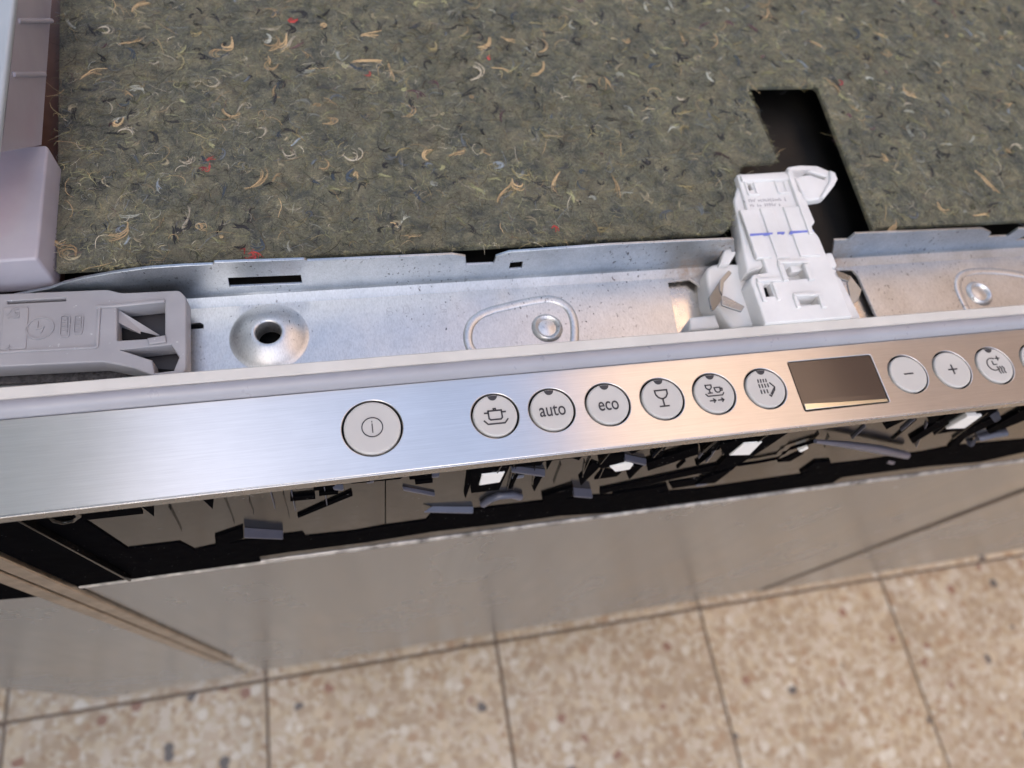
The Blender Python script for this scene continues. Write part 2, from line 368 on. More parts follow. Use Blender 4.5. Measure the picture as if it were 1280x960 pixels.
# ================================================================== SETTING
TS = 0.2915 * (H - FZ) ; TX = 0.142 * (H - FZ); TY = 0.0835 * (H - FZ)
fl = link('floor', sheet([[(-6, -6), (6, -6), (6, 6), (-6, 6)]], FZ - .06, FZ - .0035), M['grout']); fl['kind'] = 'structure'
gap = .0036
tile_me = None
for i in range(-5, 9):
    for j in range(-3, 2):
        if tile_me is None: tile_me = sheet([rrect(gap / 2, gap / 2, TS - gap / 2, TS - gap / 2, .003)], -.02, 0, .0012); tile_me.materials.append(M['terrazzo'])
        o = bpy.data.objects.new('tile', tile_me); SC.collection.objects.link(o); o.parent = fl
        o.location = (TX + i * TS, TY + j * TS, FZ + random.uniform(-.0006, .0006)); o.rotation_euler.z = random.uniform(-.0015, .0015)
# the walls of the yard, seen mirrored in the steel: the left one keeps the sun off the machine, the right one is sunlit above
D1, D2 = 3.0, 1.5
wl = link('yard_wall', sheet([[(-D1 - .25, -4.5), (-D1, -4.5), (-D1, 7), (-D1 - .25, 7)]], FZ, D1 / .325), M['wall_left']); wl['kind'] = 'structure'
wr = link('yard_wall', sheet([[(D2, -.6), (D2 + .25, -.6), (D2 + .25, 4.5), (D2, 4.5)]], FZ, D2 / .345), M['wall_right']); wr['kind'] = 'structure'

# ================================================================== DISHWASHER
dw = empty('dishwasher', (.16, .30, FZ), 'built-in dishwasher with bare door front and steel control strip of round buttons on top', 'dishwasher')
XL, XR = -.145, .47
yF = P(640, 589)[1]; yF = .334 * H          # front edge of the fascia
yB = .4715 * H                              # fascia meets the grey lip
# ---- fascia with its openings
small = [(619, 519.5, 'pot'), (690, 512, 'auto'), (760, 506, 'eco'), (828, 499, 'glass'), (893, 492.5, 'rinse'), (957, 486, 'shower'),
         (1135, 467.5, 'minus'), (1190, 462, 'plus'), (1243, 456.5, 'timer'), (1298, 450.5, 'blank')]
RS = .0075; RB = .0091; GAPR = .00062
yb = .405 * H; bigc = (P(465.5, 535)[0], yb)
bx = [P(a, b)[0] for a, b, _ in small]
DX0, DX1, DY0, DY1 = .7035 * H, .861 * H, .359 * H, .4475 * H
outline = [(XL, yF), (XR, yF), (XR, yB), (XL, yB)]
holes = [circ(*bigc, RB + GAPR)] + [circ(x, yb, RS + GAPR) for x in bx] + [rrect(DX0 - .0003, DY0 - .0003, DX1 + .0003, DY1 + .0003, .0008)]
fas = part('control_fascia', M['brushed'], dw, [outline] + holes, -.0014, 0, .0003)
# folded front edge of the fascia: a rounded nose and a short drop
nose = [(yF + .0004, -.0001)] + [(yF - .0002 - .0003 * math.sin(t), -.0004 + .0003 * math.cos(t)) for t in [k * math.pi / 2 / 5 for k in range(0, 6)]] + [(yF - .0005, -.0046), (yF + .0006, -.0050)]
M['steel_edge'] = plain('steel_edge', (.42, .41, .40), .28, metal=1, var=.08)
nose_o = link('fascia_edge', extrude_profile(nose, XL, XR), M['steel_edge'], dw)
part('fascia_backing', M['hole'], dw, [(XL + .002, yF + .0012), (XR - .002, yF + .0012), (XR - .002, yB + .004), (XL + .002, yB + .004)], -.0062, -.0030)
# ---- lip behind the fascia: grey rounded bead and pale strip
y1 = P(600, 446, .002)[1]
def edge_y(a, b, z): return (P(*a, z)[1] + P(*b, z)[1]) / 2
yS0 = edge_y((0, 501), (1280, 391), .0030); yS1 = edge_y((0, 484), (1280, 380), .0030)
yB0 = yB + .0002
bead = [(yB0, -.003)]
ba = (yS0 - yB0) / 1.628
for k in range(15):
    t = math.radians(170 - 120 * k / 14); bead.append((yB0 + .985 * ba + ba * math.cos(t), -.0006 + .0042 * math.sin(t)))
bead += [(yS0, -.003)]
link('lip_bead', extrude_profile(bead, XL, XR, 40, lambda x: .00012 * math.sin(x * 60) + .0001 * math.sin(x * 170 + 1)), M['lip_grey'], dw)
strip = [(yS0 + .0001, -.004), (yS0 + .0001, .0026), (yS0 + .0005, .0030), (yS1 - .0004, .0030), (yS1, .0026), (yS1, -.004)]
link('lip_strip', extrude_profile(strip, XL, XR, 40, lambda x: .00006 * math.sin(x * 90)), M['lip_white'], dw)
# ---- buttons
def dome(rad): return lathe([(0, .00030), (rad * .5, .00031), (rad * .80, .00036), (rad * .90, .00042), (rad * .955, .00038), (rad * .985, .00022), (rad, -.0002), (rad, -.0028)], 56)
me_b = dome(RS); me_b.materials.append(M['button'])
ind_pts = [(.00165 * math.cos(t), RS - .0004 + .0017 * math.sin(t)) for t in [math.pi + math.pi * k / 14 for k in range(15)]]
ind_pts = ind_pts + [(x, math.sqrt(max(0, (RS - .0004) ** 2 - x * x))) for x in (.0012, .0006, 0, -.0006, -.0012)]
me_i = sheet([ind_pts], .00020, .00050); me_i.materials.append(M['ink'])
S = RS / 8.6                                  # icon unit
def U(l): return [[(x * S, y * S) for x, y in ln] for ln in l]
def arc(cx, cy, r, a0, a1, n=18): return [(cx + r * math.cos(math.radians(a0 + (a1 - a0) * k / n)), cy + r * math.sin(math.radians(a0 + (a1 - a0) * k / n))) for k in range(n + 1)]
icons = {
 'pot': [[(-2.6, 1.9), (2.6, 1.9), (2.6, -1.2), (2.0, -1.8), (-2.0, -1.8), (-2.6, -1.2), (-2.6, 1.9)], [(-2.7, 1.1), (-4.1, 1.1)], [(2.7, 1.1), (4.1, 1.1)], [(-.4, 2.2), (-.4, 2.7), (.4, 2.7), (.4, 2.2)], [(-4.6, -2.0), (-3.3, -3.5), (3.3, -3.5), (4.6, -2.0)]],
 'glass': [[(-2.6, 3.6), (2.6, 3.6), (2.5, 1.8), (1.6, .5), (.4, -.1), (-.4, -.1), (-1.6, .5), (-2.5, 1.8), (-2.6, 3.6)], [(0, -.2), (0, -3.2)], [(-1.9, -3.4), (1.9, -3.4)]],
 'rinse': [[(-3.2, 3.8), (-.6, 3.8), (-.7, 2.6), (-1.4, 1.9), (-2.4, 1.9), (-3.1, 2.6), (-3.2, 3.8)], [(-1.9, 1.9), (-1.9, .3)], [(-2.8, .2), (-1.0, .2)], [(.4, 2.4), (3.0, 2.4), (2.8, .9), (2.2, .3), (1.2, .3), (.6, .9), (.4, 2.4)], [(3.0, 2.0), (3.8, 1.9), (3.7, 1.0), (2.8, .9)], [(-4.0, -.1), (-3.2, -1.1), (3.2, -1.1), (4.0, -.1)], [(-2.9, -3.2), (-.5, -3.2)], [(-1.3, -2.4), (-.5, -3.2), (-1.3, -4.0)], [(.7, -3.2), (3.1, -3.2)], [(2.3, -2.4), (3.1, -3.2), (2.3, -4.0)]],
 'shower': [[(x, 4.0), (x - .1, 2.9)] and [(x, 4.0), (x - .1, 2.8)] for x in (-2.4, -1.2, 0, 1.2)] + [[(x, 1.8), (x, .4)] for x in (-2.6, -1.3, 0, 1.3)] + [[(x, -.8), (x, -2.2)] for x in (-2.6, -1.2, .2)] + [[(2.4, 2.2), (4.0, .2), (3.6, -1.2), (1.2, -3.9), (.6, -3.2)], [(3.9, .0), (2.6, -1.5), (1.5, -2.8)]],
 'minus': [[(-2.1, 0), (2.1, 0)]],
 'plus': [[(-2.1, 0), (2.1, 0)], [(0, 2.1), (0, -2.1)]],
 'timer': [arc(-.8, .5, 3.0, 60, 300), [(-.8, 2.0), (-.8, .3), (1.0, .3)], [(1.6, 3.2), (3.6, 3.2)], [(2.6, 4.2), (2.6, 2.2)]] + [[(x, -.9), (x + .7, -1.9), (x + .2, -3.1), (x + .6, -4.2)] for x in (.4, 1.7, 3.0)],
}
desc = {'pot': 'round button printed with a cooking pot', 'auto': 'round button printed auto', 'eco': 'round button printed eco', 'glass': 'round button printed with a stemmed glass',
        'rinse': 'round button printed with glass, cup and two arrows', 'shower': 'round button printed with falling drops', 'minus': 'round button printed with a minus sign', 'plus': 'round button printed with a plus sign',
        'timer': 'round button printed with a clock', 'blank': 'button cut off by the right edge of the picture'}
for (a, b, k), x in zip(small, bx):
    o = bpy.data.objects.new('button', me_b); SC.collection.objects.link(o); o.parent = dw; o.matrix_parent_inverse = Matrix.Translation(-PL['dishwasher']); o.location = (x, yb, 0); o['label'] = desc[k]
    if k not in ('minus', 'plus'):
        d = bpy.data.objects.new('indicator', me_i); SC.collection.objects.link(d); d.parent = o
    if k in ('auto', 'eco'):
        me = text(k, .0070, .74); me.materials.append(M['ink']); ic = bpy.data.objects.new('lettering', me); ic.location = (0, -.0002, .00048); SC.collection.objects.link(ic); ic.parent = o
    elif k in icons:
        me = strokes(U(icons[k]), .00050 if k in ('pot', 'glass', 'minus', 'plus') else .00040, .0002, .00052); me.materials.append(M['ink']); ic = bpy.data.objects.new('symbol', me); SC.collection.objects.link(ic); ic.parent = o
me = dome(RB); me.materials.append(M['button'])
pb = bpy.data.objects.new('power_button', me); SC.collection.objects.link(pb); pb.parent = dw; pb.matrix_parent_inverse = Matrix.Translation(-PL['dishwasher']); pb.location = (*bigc, 0); pb['label'] = 'larger round button printed with a line in a circle'
me = strokes([arc(0, .0001, .0033, 0, 360, 40), [(0, .0012), (0, -.0017)], [(0, .0021), (0, .00195)]], .00030, .0002, .00054); me.materials.append(M['ink'])
ic = bpy.data.objects.new('symbol', me); SC.collection.objects.link(ic); ic.parent = pb
# ---- display window
def mk_display():
    m, ns, ls, b = mat('display_window'); v = coords(ns, ls, (60, 2600, 60), 'World')
    r = ramp(ns, [(.3, (.030, .017, .013)), (.7, (.042, .025, .019))]); ls.new(noise(ns, ls, v, 1, 4), r.inputs[0]); ls.new(r.outputs[0], b.inputs['Base Color'])
    b.inputs['Roughness'].default_value = .12; b.inputs['IOR'].default_value = 1.8; return m
M['display'] = mk_display()
pr = [(DY0, -.003)] + [(DY0 + .0040 * t, -.0002 - .0013 * (1 - t) ** 2) for t in (0, .15, .3, .45, .6, .75, .9, 1)] + [(DY1, -.0002), (DY1, -.003)]
do = link('display_window', extrude_profile(pr, DX0, DX1), M['display'], dw)
for mpoly in do.data.polygons: mpoly.use_smooth = True

part('window_glint', plain('window_glint', (.74, .72, .60), .14, metal=1, var=.04, bstr=0), dw, [(DX0 + .0003, DY0 + .0003), (DX1 - .0003, DY0 + .0001), (DX1 - .0002, DY0 + .0013), (DX0 + .0150, DY0 + .0020), (DX0 + .0004, DY0 + .0027)], -.0007, .00005, .0002)  # cream metal strip standing for the bright reflection along the window's front edge
# ---- galvanised rail: tray, bend, upright flange
ZT = -.011
rust_pts = [(*P(862, 335, ZT + .003), ZT + .003), (*P(1048, 328, ZT + .003), ZT + .003), (*P(905, 318, 0), .0)]
M['zinc'] = mk_zinc('galvanised_steel', .41, ((.64, .65, .655), (.75, .755, .755)), rust=rust_pts); M['flange'] = mk_zinc('galvanised_steel_shaded', .42, ((.42, .46, .50), (.58, .62, .66)), rust=rust_pts)  # flange copy is darker and bluer, its dimmer reflection put into the colour
yT1 = edge_y((300, 378), (1140, 331), ZT); yFl = edge_y((300, 366.5), (1140, 317), ZT + .0016)
yTf = yS1 - .012
dc = P(337, 421, ZT); 
hole_latch = PP([(835, 352), (863, 349), (873, 356), (880, 368), (893, 373), (915, 360), (1035, 336), (1066, 337), (1073, 345), (1094, 392), (1110, 420), (850, 430)], ZT)
slot = PP([(228, 405), (250, 403.5), (254, 406), (254, 410), (228, 412)], ZT)
tray = part('rail_tray', M['zinc'], dw, [[(XL, yTf), (XR, yTf), (XR, yT1), (XL, yT1)], circ(*dc, .0125), hole_latch, slot], ZT - .0012, ZT, .0002)
bend = [(yT1 - .0002, ZT - .0012), (yT1 - .0002, ZT), (yT1 + .0008, ZT + .00025), (yFl - .0004, ZT + .0012), (yFl, ZT + .0022), (yFl + .0012, ZT + .002), (yFl + .0012, ZT - .001)]
link('rail_bend', extrude_profile(bend, XL, XR), M['flange'], dw)
# upright flange with its notched top edge and slots
top_px = [(62, 361), (80, 354), (105, 348), (140, 341.5), (185, 335.5), (230, 332.5), (266, 331), (268, 328.5), (380, 324.8), (384, 326.5), (566, 318.5), (582, 321), (583, 331.5), (617, 330), (620, 321), (637, 315.5),
          (760, 306.5), (860, 301.5), (917, 299.3), (921, 334), (1040, 324), (1043, 300.5), (1060, 300), (1069, 292.5), (1228, 286), (1239, 291), (1235, 296.5), (1260, 295.5), (1273, 286.5), (1330, 283)]
top = QQ(top_px, yFl)
fl_out = [(top[0][0] - .012, ZT + .002), (top[0][0] - .012, top[0][1] - .003)] + top + [(XR, top[-1][1]), (XR, ZT + .002)]
slots = [QQ([(285, 347.5), (376, 344), (378, 355), (287, 359)], yFl), QQ([(638, 328.5), (654, 327), (652, 336), (636, 337.5)], yFl), QQ([(1268, 301), (1285, 293.5), (1300, 293), (1300, 299), (1280, 300)], yFl), QQ([(903, 314), (915, 310.5), (915, 317), (901, 321)], yFl)]
part('rail_flange', M['flange'], dw, [fl_out] + slots, yFl, yFl + .0011, .0002, 'xz')
# dished boss with a hole
R0 = .0125
prof = [(R0 + .0010, .0001), (R0 + .0003, .0003), (R0 - .0008, .0009), (R0 * .80, .0019), (R0 * .62, .0027), (R0 * .48, .0032), (R0 * .40, .0034), (.0046, .0033), (.0043, .0028), (.0042, -.004), (.0050, -.004)]
bo = link('boss', lathe(prof), M['zinc'], dw, (*dc, ZT))
part('boss_well', M['hole'], dw, circ(*dc, .008), ZT - .012, ZT - .010)
# embossed pads: a raised bead round each, a rivet head in it
def pad(name_pts, rad_h, close=False):
    pts = [(*p, ZT - .0001) for p in PP(name_pts, ZT)]
    # smooth the path
    for _ in range(3):
        q = [pts[0]]
        for a, b in zip(pts, pts[1:]):
            q += [tuple(.75 * u + .25 * v for u, v in zip(a, b)), tuple(.25 * u + .75 * v for u, v in zip(a, b))]
        pts = q + [pts[-1]]
    me = tube(pts, rad_h, 12); me.transform(Matrix.Translation((0, 0, ZT)) @ Matrix.Diagonal((1, 1, .38, 1)) @ Matrix.Translation((0, 0, -ZT)))
    link('embossed_bead', me, M['zinc'], dw)
pad([(594, 442), (586, 433), (584, 418), (589, 402), (606, 390), (640, 381.5), (676, 374), (694, 374), (710, 383), (718, 399), (719, 425), (714, 440)], .0017)
pad([(1214, 396), (1203, 376), (1196, 358), (1200, 344), (1214, 339), (1240, 338.5), (1272, 342), (1300, 350), (1330, 370)], .0016)
riv = lathe([(0, .0006), (.0018, .00055), (.0029, .00015), (.0034, .0001), (.0040, .0009), (.0047, .0012), (.0054, .0008), (.0060, .0001)], 48)
riv.materials.append(M['zinc'])
for px, py in ((684, 410), (1224, 367)):
    o = bpy.data.objects.new('rivet', riv); SC.collection.objects.link(o); o.parent = dw; o.matrix_parent_inverse = Matrix.Translation(-PL['dishwasher']); o.location = (*P(px, py, ZT), ZT)
# dotted date stamp, upside down to the viewer
def dotted(rows, cx, cy, pitch):
    out = []
    for j, row in enumerate(rows):
        for i, ch in enumerate(row):
            if ch == '#': out.append((cx - (i - 2) * pitch, cy + (j - 3) * pitch))     # turned by 180 degrees
    return out
FONT = {'1': ['..#..', '.##..', '..#..', '..#..', '..#..', '..#..', '.###.'], '5': ['#####', '#....', '####.', '....#', '....#', '#...#', '.###.'],
        '0': ['.###.', '#...#', '#...#', '#...#', '#...#', '#...#', '.###.'], '9': ['.###.', '#...#', '#...#', '.####', '....#', '....#', '.###.']}
bm = bmesh.new()
for ch, px, py in (('1', 571, 383), ('5', 554, 385.5), ('0', 508, 387), ('9', 487, 389.5)):
    c = P(px, py, ZT)
    for x, y in dotted(FONT[ch], *c, .00052):
        mt = Matrix.Translation((x, y, ZT + .00002)) @ Matrix.Diagonal((.00015, .00018, .00006, 1))
        bmesh.ops.create_icosphere(bm, subdivisions=1, radius=1, matrix=mt)
me = bpy.data.meshes.new('stamp'); bm.to_mesh(me); bm.free(); link('date_stamp', me, M['ink_soft'], dw)
# sheet seen through the latch opening, and the dark tub cover under the mat
part('inner_sheet', M['shiny'], dw, [(P(780, 340, ZT)[0], yTf + .001), (P(1140, 340, ZT)[0], yTf + .001), (P(1140, 340, ZT)[0], yT1), (P(780, 340, ZT)[0], yT1)], ZT - .0040, ZT - .0032)
part('tub_cover', M['bitumen'], dw, [(XL + .022, yFl + .003), (XR, yFl + .003), (XR, .66), (XL + .022, .66)], -.022, -.0135)
part('side_trim', M['trim'], dw, [(XL + .004, yFl + .01), (XL + .046, yFl + .01), (XL + .046, .66), (XL + .004, .66)], -.0130, -.0075)
part('body_shell', M['shell'], dw, [(XL, .125), (XR, .125), (XR, .66), (XL, .66)], FZ + .09, -.024)
part('plinth', M['hole'], dw, [(XL + .01, .16), (XR - .01, .16), (XR - .01, .64), (XL + .01, .64)], FZ, FZ + .0895)

# ---- grey plastic corner bracket
br = link('corner_bracket', sheet([roundpoly(PP([(-60, 369.5), (134, 361.5), (152, 366), (224, 362.5), (232.5, 371), (232.5, 462), (218, 478), (192, 470), (168, 460), (128, 452), (-60, 461)], .001), .0012),
      roundpoly(PP([(146, 384), (206, 378), (206, 420), (186, 423), (146, 425.5)], .001), .0005),
      PP([(150, 437), (214, 430.5), (224, 446), (217, 463), (193, 466), (190, 450)], .001),
      PP([(8.7, 376), (82, 372.2), (82, 375.8), (8.7, 379.6)], .001), PP([(-60, 449.5), (75, 441.5), (75, 445), (-60, 453)], .001)], -.006, .001, .0005), M['grey_plastic'], dw)
part('bracket_floor', M['dark_grey'], br, PP([(-60, 372), (150, 366), (222, 366), (226, 462), (150, 458), (-60, 462)], -.0065), -.0105, -.0068)  # darker copy of the grey plastic, recess shade put into its colour
part('bracket_shade', M['hole'], br, PP([(147, 404), (176, 414), (204, 421), (188, 423), (147, 425)], -.004), -.0066, -.0040, .0003)  # dark slab painting the shade in the deep side of the opening
# sloped tongue in the big opening
bm = bmesh.new()
q = [(*P(146, 386, -.0005), -.0005), (*P(200, 419, -.0055), -.0055), (*P(188, 424, -.0055), -.0055), (*P(146, 402, -.0005), -.0005)]
vs = [bm.verts.new(v) for v in q] + [bm.verts.new((v[0], v[1], -.0062)) for v in q]
for f in ((0, 1, 2, 3), (0, 4, 5, 1), (1, 5, 6, 2), (2, 6, 7, 3), (3, 7, 4, 0), (7, 6, 5, 4)): bm.faces.new([vs[k] for k in f])
bmesh.ops.recalc_face_normals(bm, faces=bm.faces); me = bpy.data.meshes.new('tongue'); bm.to_mesh(me); bm.free(); link('tongue', me, M['grey_plastic'], br)
part('raised_rib', M['grey_plastic'], br, PP([(122, 384), (126, 383.5), (123, 433), (119, 434)], .0015), .0008, .0016, .0003)
part('raised_rib', M['grey_plastic'], br, PP([(-60, 441), (121, 432), (121, 435), (-60, 444.5)], .0015), .0008, .0016, .0003)
part('raised_rib', M['grey_plastic'], br, PP([(120, 382), (146, 380), (206, 374), (206, 378), (146, 384), (120, 385)], .0015), .0008, .0018, .0004)
part('raised_rib', M['grey_plastic'], br, PP([(184, 423), (207, 419), (208, 428), (186, 431)], .0015), .0008, .0019, .0005)
part('raised_pad', M['grey_plastic'], br, roundpoly(PP([(4, 384), (36, 383.5), (32.5, 436), (0, 438)], .0013), .001), .0008, .0014, .0003)
part('mould_mark', M['grey_plastic'], br, [circ(*P(50, 410, .0013), .0041, 40), circ(*P(50, 410, .0013), .0037, 40)], .0008, .0014)
me = strokes([[P(47, 402, 0.0013), P(46, 411, .0013), P(54, 409, .0013), P(51, 416, .0013)]], .0004, .0008, .0014); link('mould_mark', me, M['grey_plastic'], br)
for (cx, cy, hw, hh) in ((81, 407.5, 5.8, 14.5), (98, 405.5, 5.4, 12.5)):
    o_ = roundpoly(PP([(cx - hw, cy - hh), (cx + hw + 1.5, cy - hh), (cx + hw - .5, cy + hh), (cx - hw - 1.5, cy + hh)], .0013), .0016)
    i_ = roundpoly(PP([(cx - hw + 1.3, cy - hh + 1.5), (cx + hw, cy - hh + 1.5), (cx + hw - 2, cy + hh - 1.5), (cx - hw, cy + hh - 1.5)], .0013), .0013)
    part('mould_mark', M['grey_plastic'], br, [o_, i_], .0008, .0014)
    me = strokes([[P(cx - 3, cy - hh + 4 + k * 5, .0013), P(cx + 3, cy - hh + 3.5 + k * 5, .0013), P(cx + 2.5, cy - hh + 6.5 + k * 5, .0013)] for k in range(int(hh * 2 / 5) - 1)], .0003, .0008, .00135); link('mould_mark', me, M['grey_plastic'], br)
me = strokes([[P(9, 394, .0016), P(15, 386, .0016), P(22, 397, .0016), P(10, 397, .0016)], [P(18, 386, .0016), P(23, 386, .0016)], [P(19, 390, .0016), P(23, 390, .0016), P(23, 397, .0016)]], .0003, .0010, .0017); link('mould_mark', me, M['grey_plastic'], br)
me = strokes([[P(7, 435, .0016), P(14, 434.5, .0016)], [P(11, 431, .0016), P(10.5, 438, .0016)]], .0003, .0010, .0017); link('mould_mark', me, M['grey_plastic'], br)
part('foam_strip', M['foam'], dw, PP([(-60, 466), (120, 458), (185, 466), (160, 474), (-60, 482)], -.0095), ZT + .0001, -.0095, .0008)

# ---- white door latch
la = empty('latch_pivot', (0, 0, 0), '', '')
bpy.data.objects.remove(la)
ZA = .0045                                  # top of the latch
body_rear = PP([(922, 216), (980, 213.5), (990, 216), (999, 237), (1006, 246), (1019, 277), (1015, 283), (1022, 297), (1036, 330), (949, 334), (935, 296), (942, 285)], ZA)
LZ = ZA
latch = link('door_latch', sheet([roundpoly(PP([(921, 218), (983, 214), (990, 217), (999, 238), (1006, 246), (1019, 277), (1014, 284), (1024, 296), (1033, 318), (1046, 345), (1064, 392), (1066, 395.5), (957, 404.5), (938, 350), (941, 343), (959, 340), (946, 300), (943, 284), (934, 262)], ZA), .0006),
     PP([(933, 229.5), (938, 228.5), (941.5, 236.5), (936, 238)], ZA), PP([(979, 331), (1004, 329.5), (1013, 347), (986, 349.5)], ZA), PP([(954.5, 356), (957.5, 354), (962.5, 354), (968, 369.5), (958, 370.5)], ZA), PP([(998, 372), (1022, 370.5), (1026, 379.5), (1001, 381.5)], ZA)], ZT + .0035, ZA, .0006), M['latch'], dw)
latch['label'] = 'white plastic door latch with steel spring clips'
# side skirt on the left, lower shoulder
part('latch_side', M['latch'], latch, roundpoly(PP([(914, 255), (923, 222), (945, 290), (958, 336), (930, 346)], .0), .0006), ZT + .006, .0030, .0010)
part('latch_shoulder', M['latch'], latch, roundpoly(PP([(882, 336), (892, 330), (930, 330), (948, 352), (960, 408), (914, 412), (905, 396), (886, 372)], -.004), .0022), ZT - .004, -.0035, .0014)
part('latch_foot', M['latch'], latch, roundpoly(PP([(862, 397), (894, 393), (900, 410), (862, 414)], -.006), .0006), ZT - .004, -.0058, .0008)
part('latch_hook', M['latch'], latch, roundpoly(PP([(905, 312), (914, 310), (921, 315), (912, 330), (899, 331)], -.001), .0010), -.005, -.0008, .0008)
part('latch_floor', M['latch'], latch, PP([(972, 325), (1012, 322), (1034, 384), (992, 390)], -.001), -.0035, -.0005)
part('latch_tongue', M['latch'], latch, roundpoly(PP([(986, 330), (1003, 328.5), (1006, 336), (1000, 339), (990, 340)], .003), .0008), -.0008, .0030, .0006)
part('latch_bump', M['latch'], latch, roundpoly(PP([(1030, 317), (1040, 315), (1047, 333), (1038, 336)], .002), .0012), -.006, .0022, .0008)
part('latch_skirt', M['latch'], latch, roundpoly(PP([(1032, 330), (1045, 338), (1075, 396), (1084, 420), (1050, 420)], -.002), .001), ZT - .002, -.0015, .0008)
def block(x0, y0, x1, y1, z0, z1, name='latch_rib', bev=.0004, sk=0): part(name, M['latch'], latch, PP([(x0, y0), (x1, y0 - (x1 - x0) * .035), (x1 + (y1 - y0) * .36, y1 - (x1 - x0) * .035), (x0 + (y1 - y0) * .36, y1)], z1), z0, z1, bev)
block(926, 219, 984, 226, ZA - .001, ZA + .0012)                     # rear rim
block(931, 226, 944, 228, ZA - .001, ZA + .0008); block(930, 227, 933, 243, ZA - .001, ZA + .0008); block(941, 227, 944, 243, ZA - .001, ZA + .0008); block(936, 241, 949, 243.5, ZA - .001, ZA + .0008)
block(968, 224, 981, 226, ZA - .001, ZA + .0008); block(968, 226, 970.5, 240, ZA - .001, ZA + .0008); block(979, 226, 981, 240, ZA - .001, ZA + .0008); block(974, 239, 987, 241.5, ZA - .001, ZA + .0008)
block(950, 260, 965, 322, ZA - .001, ZA + .0009); block(979, 258, 1004, 320, ZA - .001, ZA + .0009); block(925, 262, 943, 322, ZA - .001, ZA + .0009)
block(984, 214, 990, 292, ZA - .001, ZA + .0018)
block(946, 347, 976, 352, ZA - .001, ZA + .0010); block(946, 352, 951, 376, ZA - .001, ZA + .0010); block(965, 352, 969, 374, ZA - .001, ZA + .0010)
block(973, 325, 1010, 329, ZA - .001, ZA + .0012); block(1005, 329, 1012, 349, ZA - .001, ZA + .0012); block(973, 329, 979, 350, ZA - .001, ZA + .0012)
block(992, 366, 1024, 370, ZA - .001, ZA + .0010); block(992, 370, 997, 384, ZA - .001, ZA + .0010); block(1023, 369, 1029, 384, ZA - .001, ZA + .0010)
# pull loop at the rear right
lo = PP([(984, 208), (1000, 205.5), (1022, 206), (1044, 216), (1047, 224), (1043, 232), (1031, 247), (1012, 250), (1006, 246), (997, 226)], .0055)
li_ = PP([(991, 214), (1014, 213.5), (1034, 220), (1031, 223.5), (1013, 217.5), (999, 219), (996, 222)], .0055)
part('pull_loop', M['latch'], latch, [roundpoly(lo, .0012), li_], .0015, .0052, .0007)
part('loop_rim', M['latch'], latch, PP([(1037, 213), (1044, 216), (1047, 224), (1043, 232), (1031, 247), (1026, 246), (1037, 226)], .0062), .0040, .0066, .0008)
# pen line and print on the latch
for x0, x1 in ((938, 966), (972, 981), (988, 1017)):
    yy = lambda x: 293.2 - (x - 938) * .062
    part('pen_line', M['blue_ink'], latch, PP([(x0, yy(x0) - 1.2), (x1, yy(x1) - .9), (x1, yy(x1) + .8), (x0, yy(x0) + 1.4)], ZA + .0012), ZA + .0003, ZA + .0012)
pl = []
for row, (yy, n) in enumerate(((250.5, 18), (256.5, 15))):
    for k in range(n):
        x = 930 + row * 5 + k * 3.0; y = yy - (x - 930) * .035
        if random.random() < .9: pl.append([P(x, y - 2 * random.random(), ZA + .0002), P(x + .8, y + 1.8, ZA + .0002), P(x + 1.9, y + random.uniform(-1.8, 1.8), ZA + .0002)])
link('print_mark', strokes(pl, .00022, ZA - .0002, ZA + .00012), M['ink_soft'], latch)
# bent steel spring clips
def strip3(pts, zs, wz, th, name):
    """upright folded strip: path of plan points, each with a bottom height, of height wz"""
    bm = bmesh.new(); rows = []
    for i, (p, z) in enumerate(zip(pts, zs)):
        a = Vector(pts[max(0, i - 1)]); b = Vector(pts[min(len(pts) - 1, i + 1)]); t = (b - a).normalized(); n = Vector((-t.y, t.x)) * th / 2
        rows.append([bm.verts.new((p[0] + s * n.x, p[1] + s * n.y, zz)) for s, zz in ((1, z), (1, z + wz), (-1, z + wz), (-1, z))])
    for a, b in zip(rows, rows[1:]):
        for k in range(4): bm.faces.new((a[k], a[(k + 1) % 4], b[(k + 1) % 4], b[k]))
    bm.faces.new(rows[0]); bm.faces.new(rows[-1][::-1]); bmesh.ops.recalc_face_normals(bm, faces=bm.faces)
    bmesh.ops.bevel(bm, geom=bm.edges[:], offset=.00015, segments=2, affect='EDGES')
    me = bpy.data.meshes.new('spring'); bm.to_mesh(me); bm.free(); return link(name, finish(me), M['spring'], latch)
def clip(pts, z, tilt): 
    o = part('spring_clip', M['spring'], latch, roundpoly(PP(pts, z), .0003), z - .0009, z, .0002); 
    c = Vector((*PP([pts[0]], z)[0], z)); rot = Matrix.Translation(c) @ Matrix.Rotation(tilt, 4, 'Y') @ Matrix.Translation(-c); o.data.transform(rot); return o
clip([(899, 352), (885, 373), (888, 390), (892, 389), (904, 372)], .0008, .12)
clip([(900, 350), (911, 337.5), (915, 341), (905, 353), (903, 370), (899, 362)], .0012, 0)
clip([(901, 369), (906, 370), (930, 384), (926, 390.5), (902, 381)], .0010, -.10)
clip([(1042, 341), (1047, 337.5), (1064, 345), (1061, 352), (1046, 347)], -.0015, 0)
clip([(1063, 344), (1077, 363), (1073, 375), (1060, 386), (1057.5, 384), (1063, 368), (1059, 352)], -.0018, -.15)
part('latch_hole_shade', M['hole'], latch, PP([(930, 227), (945, 226), (948, 241), (933, 242)], ZA), ZA - .0026, ZA - .0020)  # dark slabs set under the latch holes, their shade painted black
part('latch_hole_shade', M['hole'], latch, PP([(951, 352), (968, 351), (974, 374), (956, 375)], ZA), ZA - .0040, ZA - .0032)
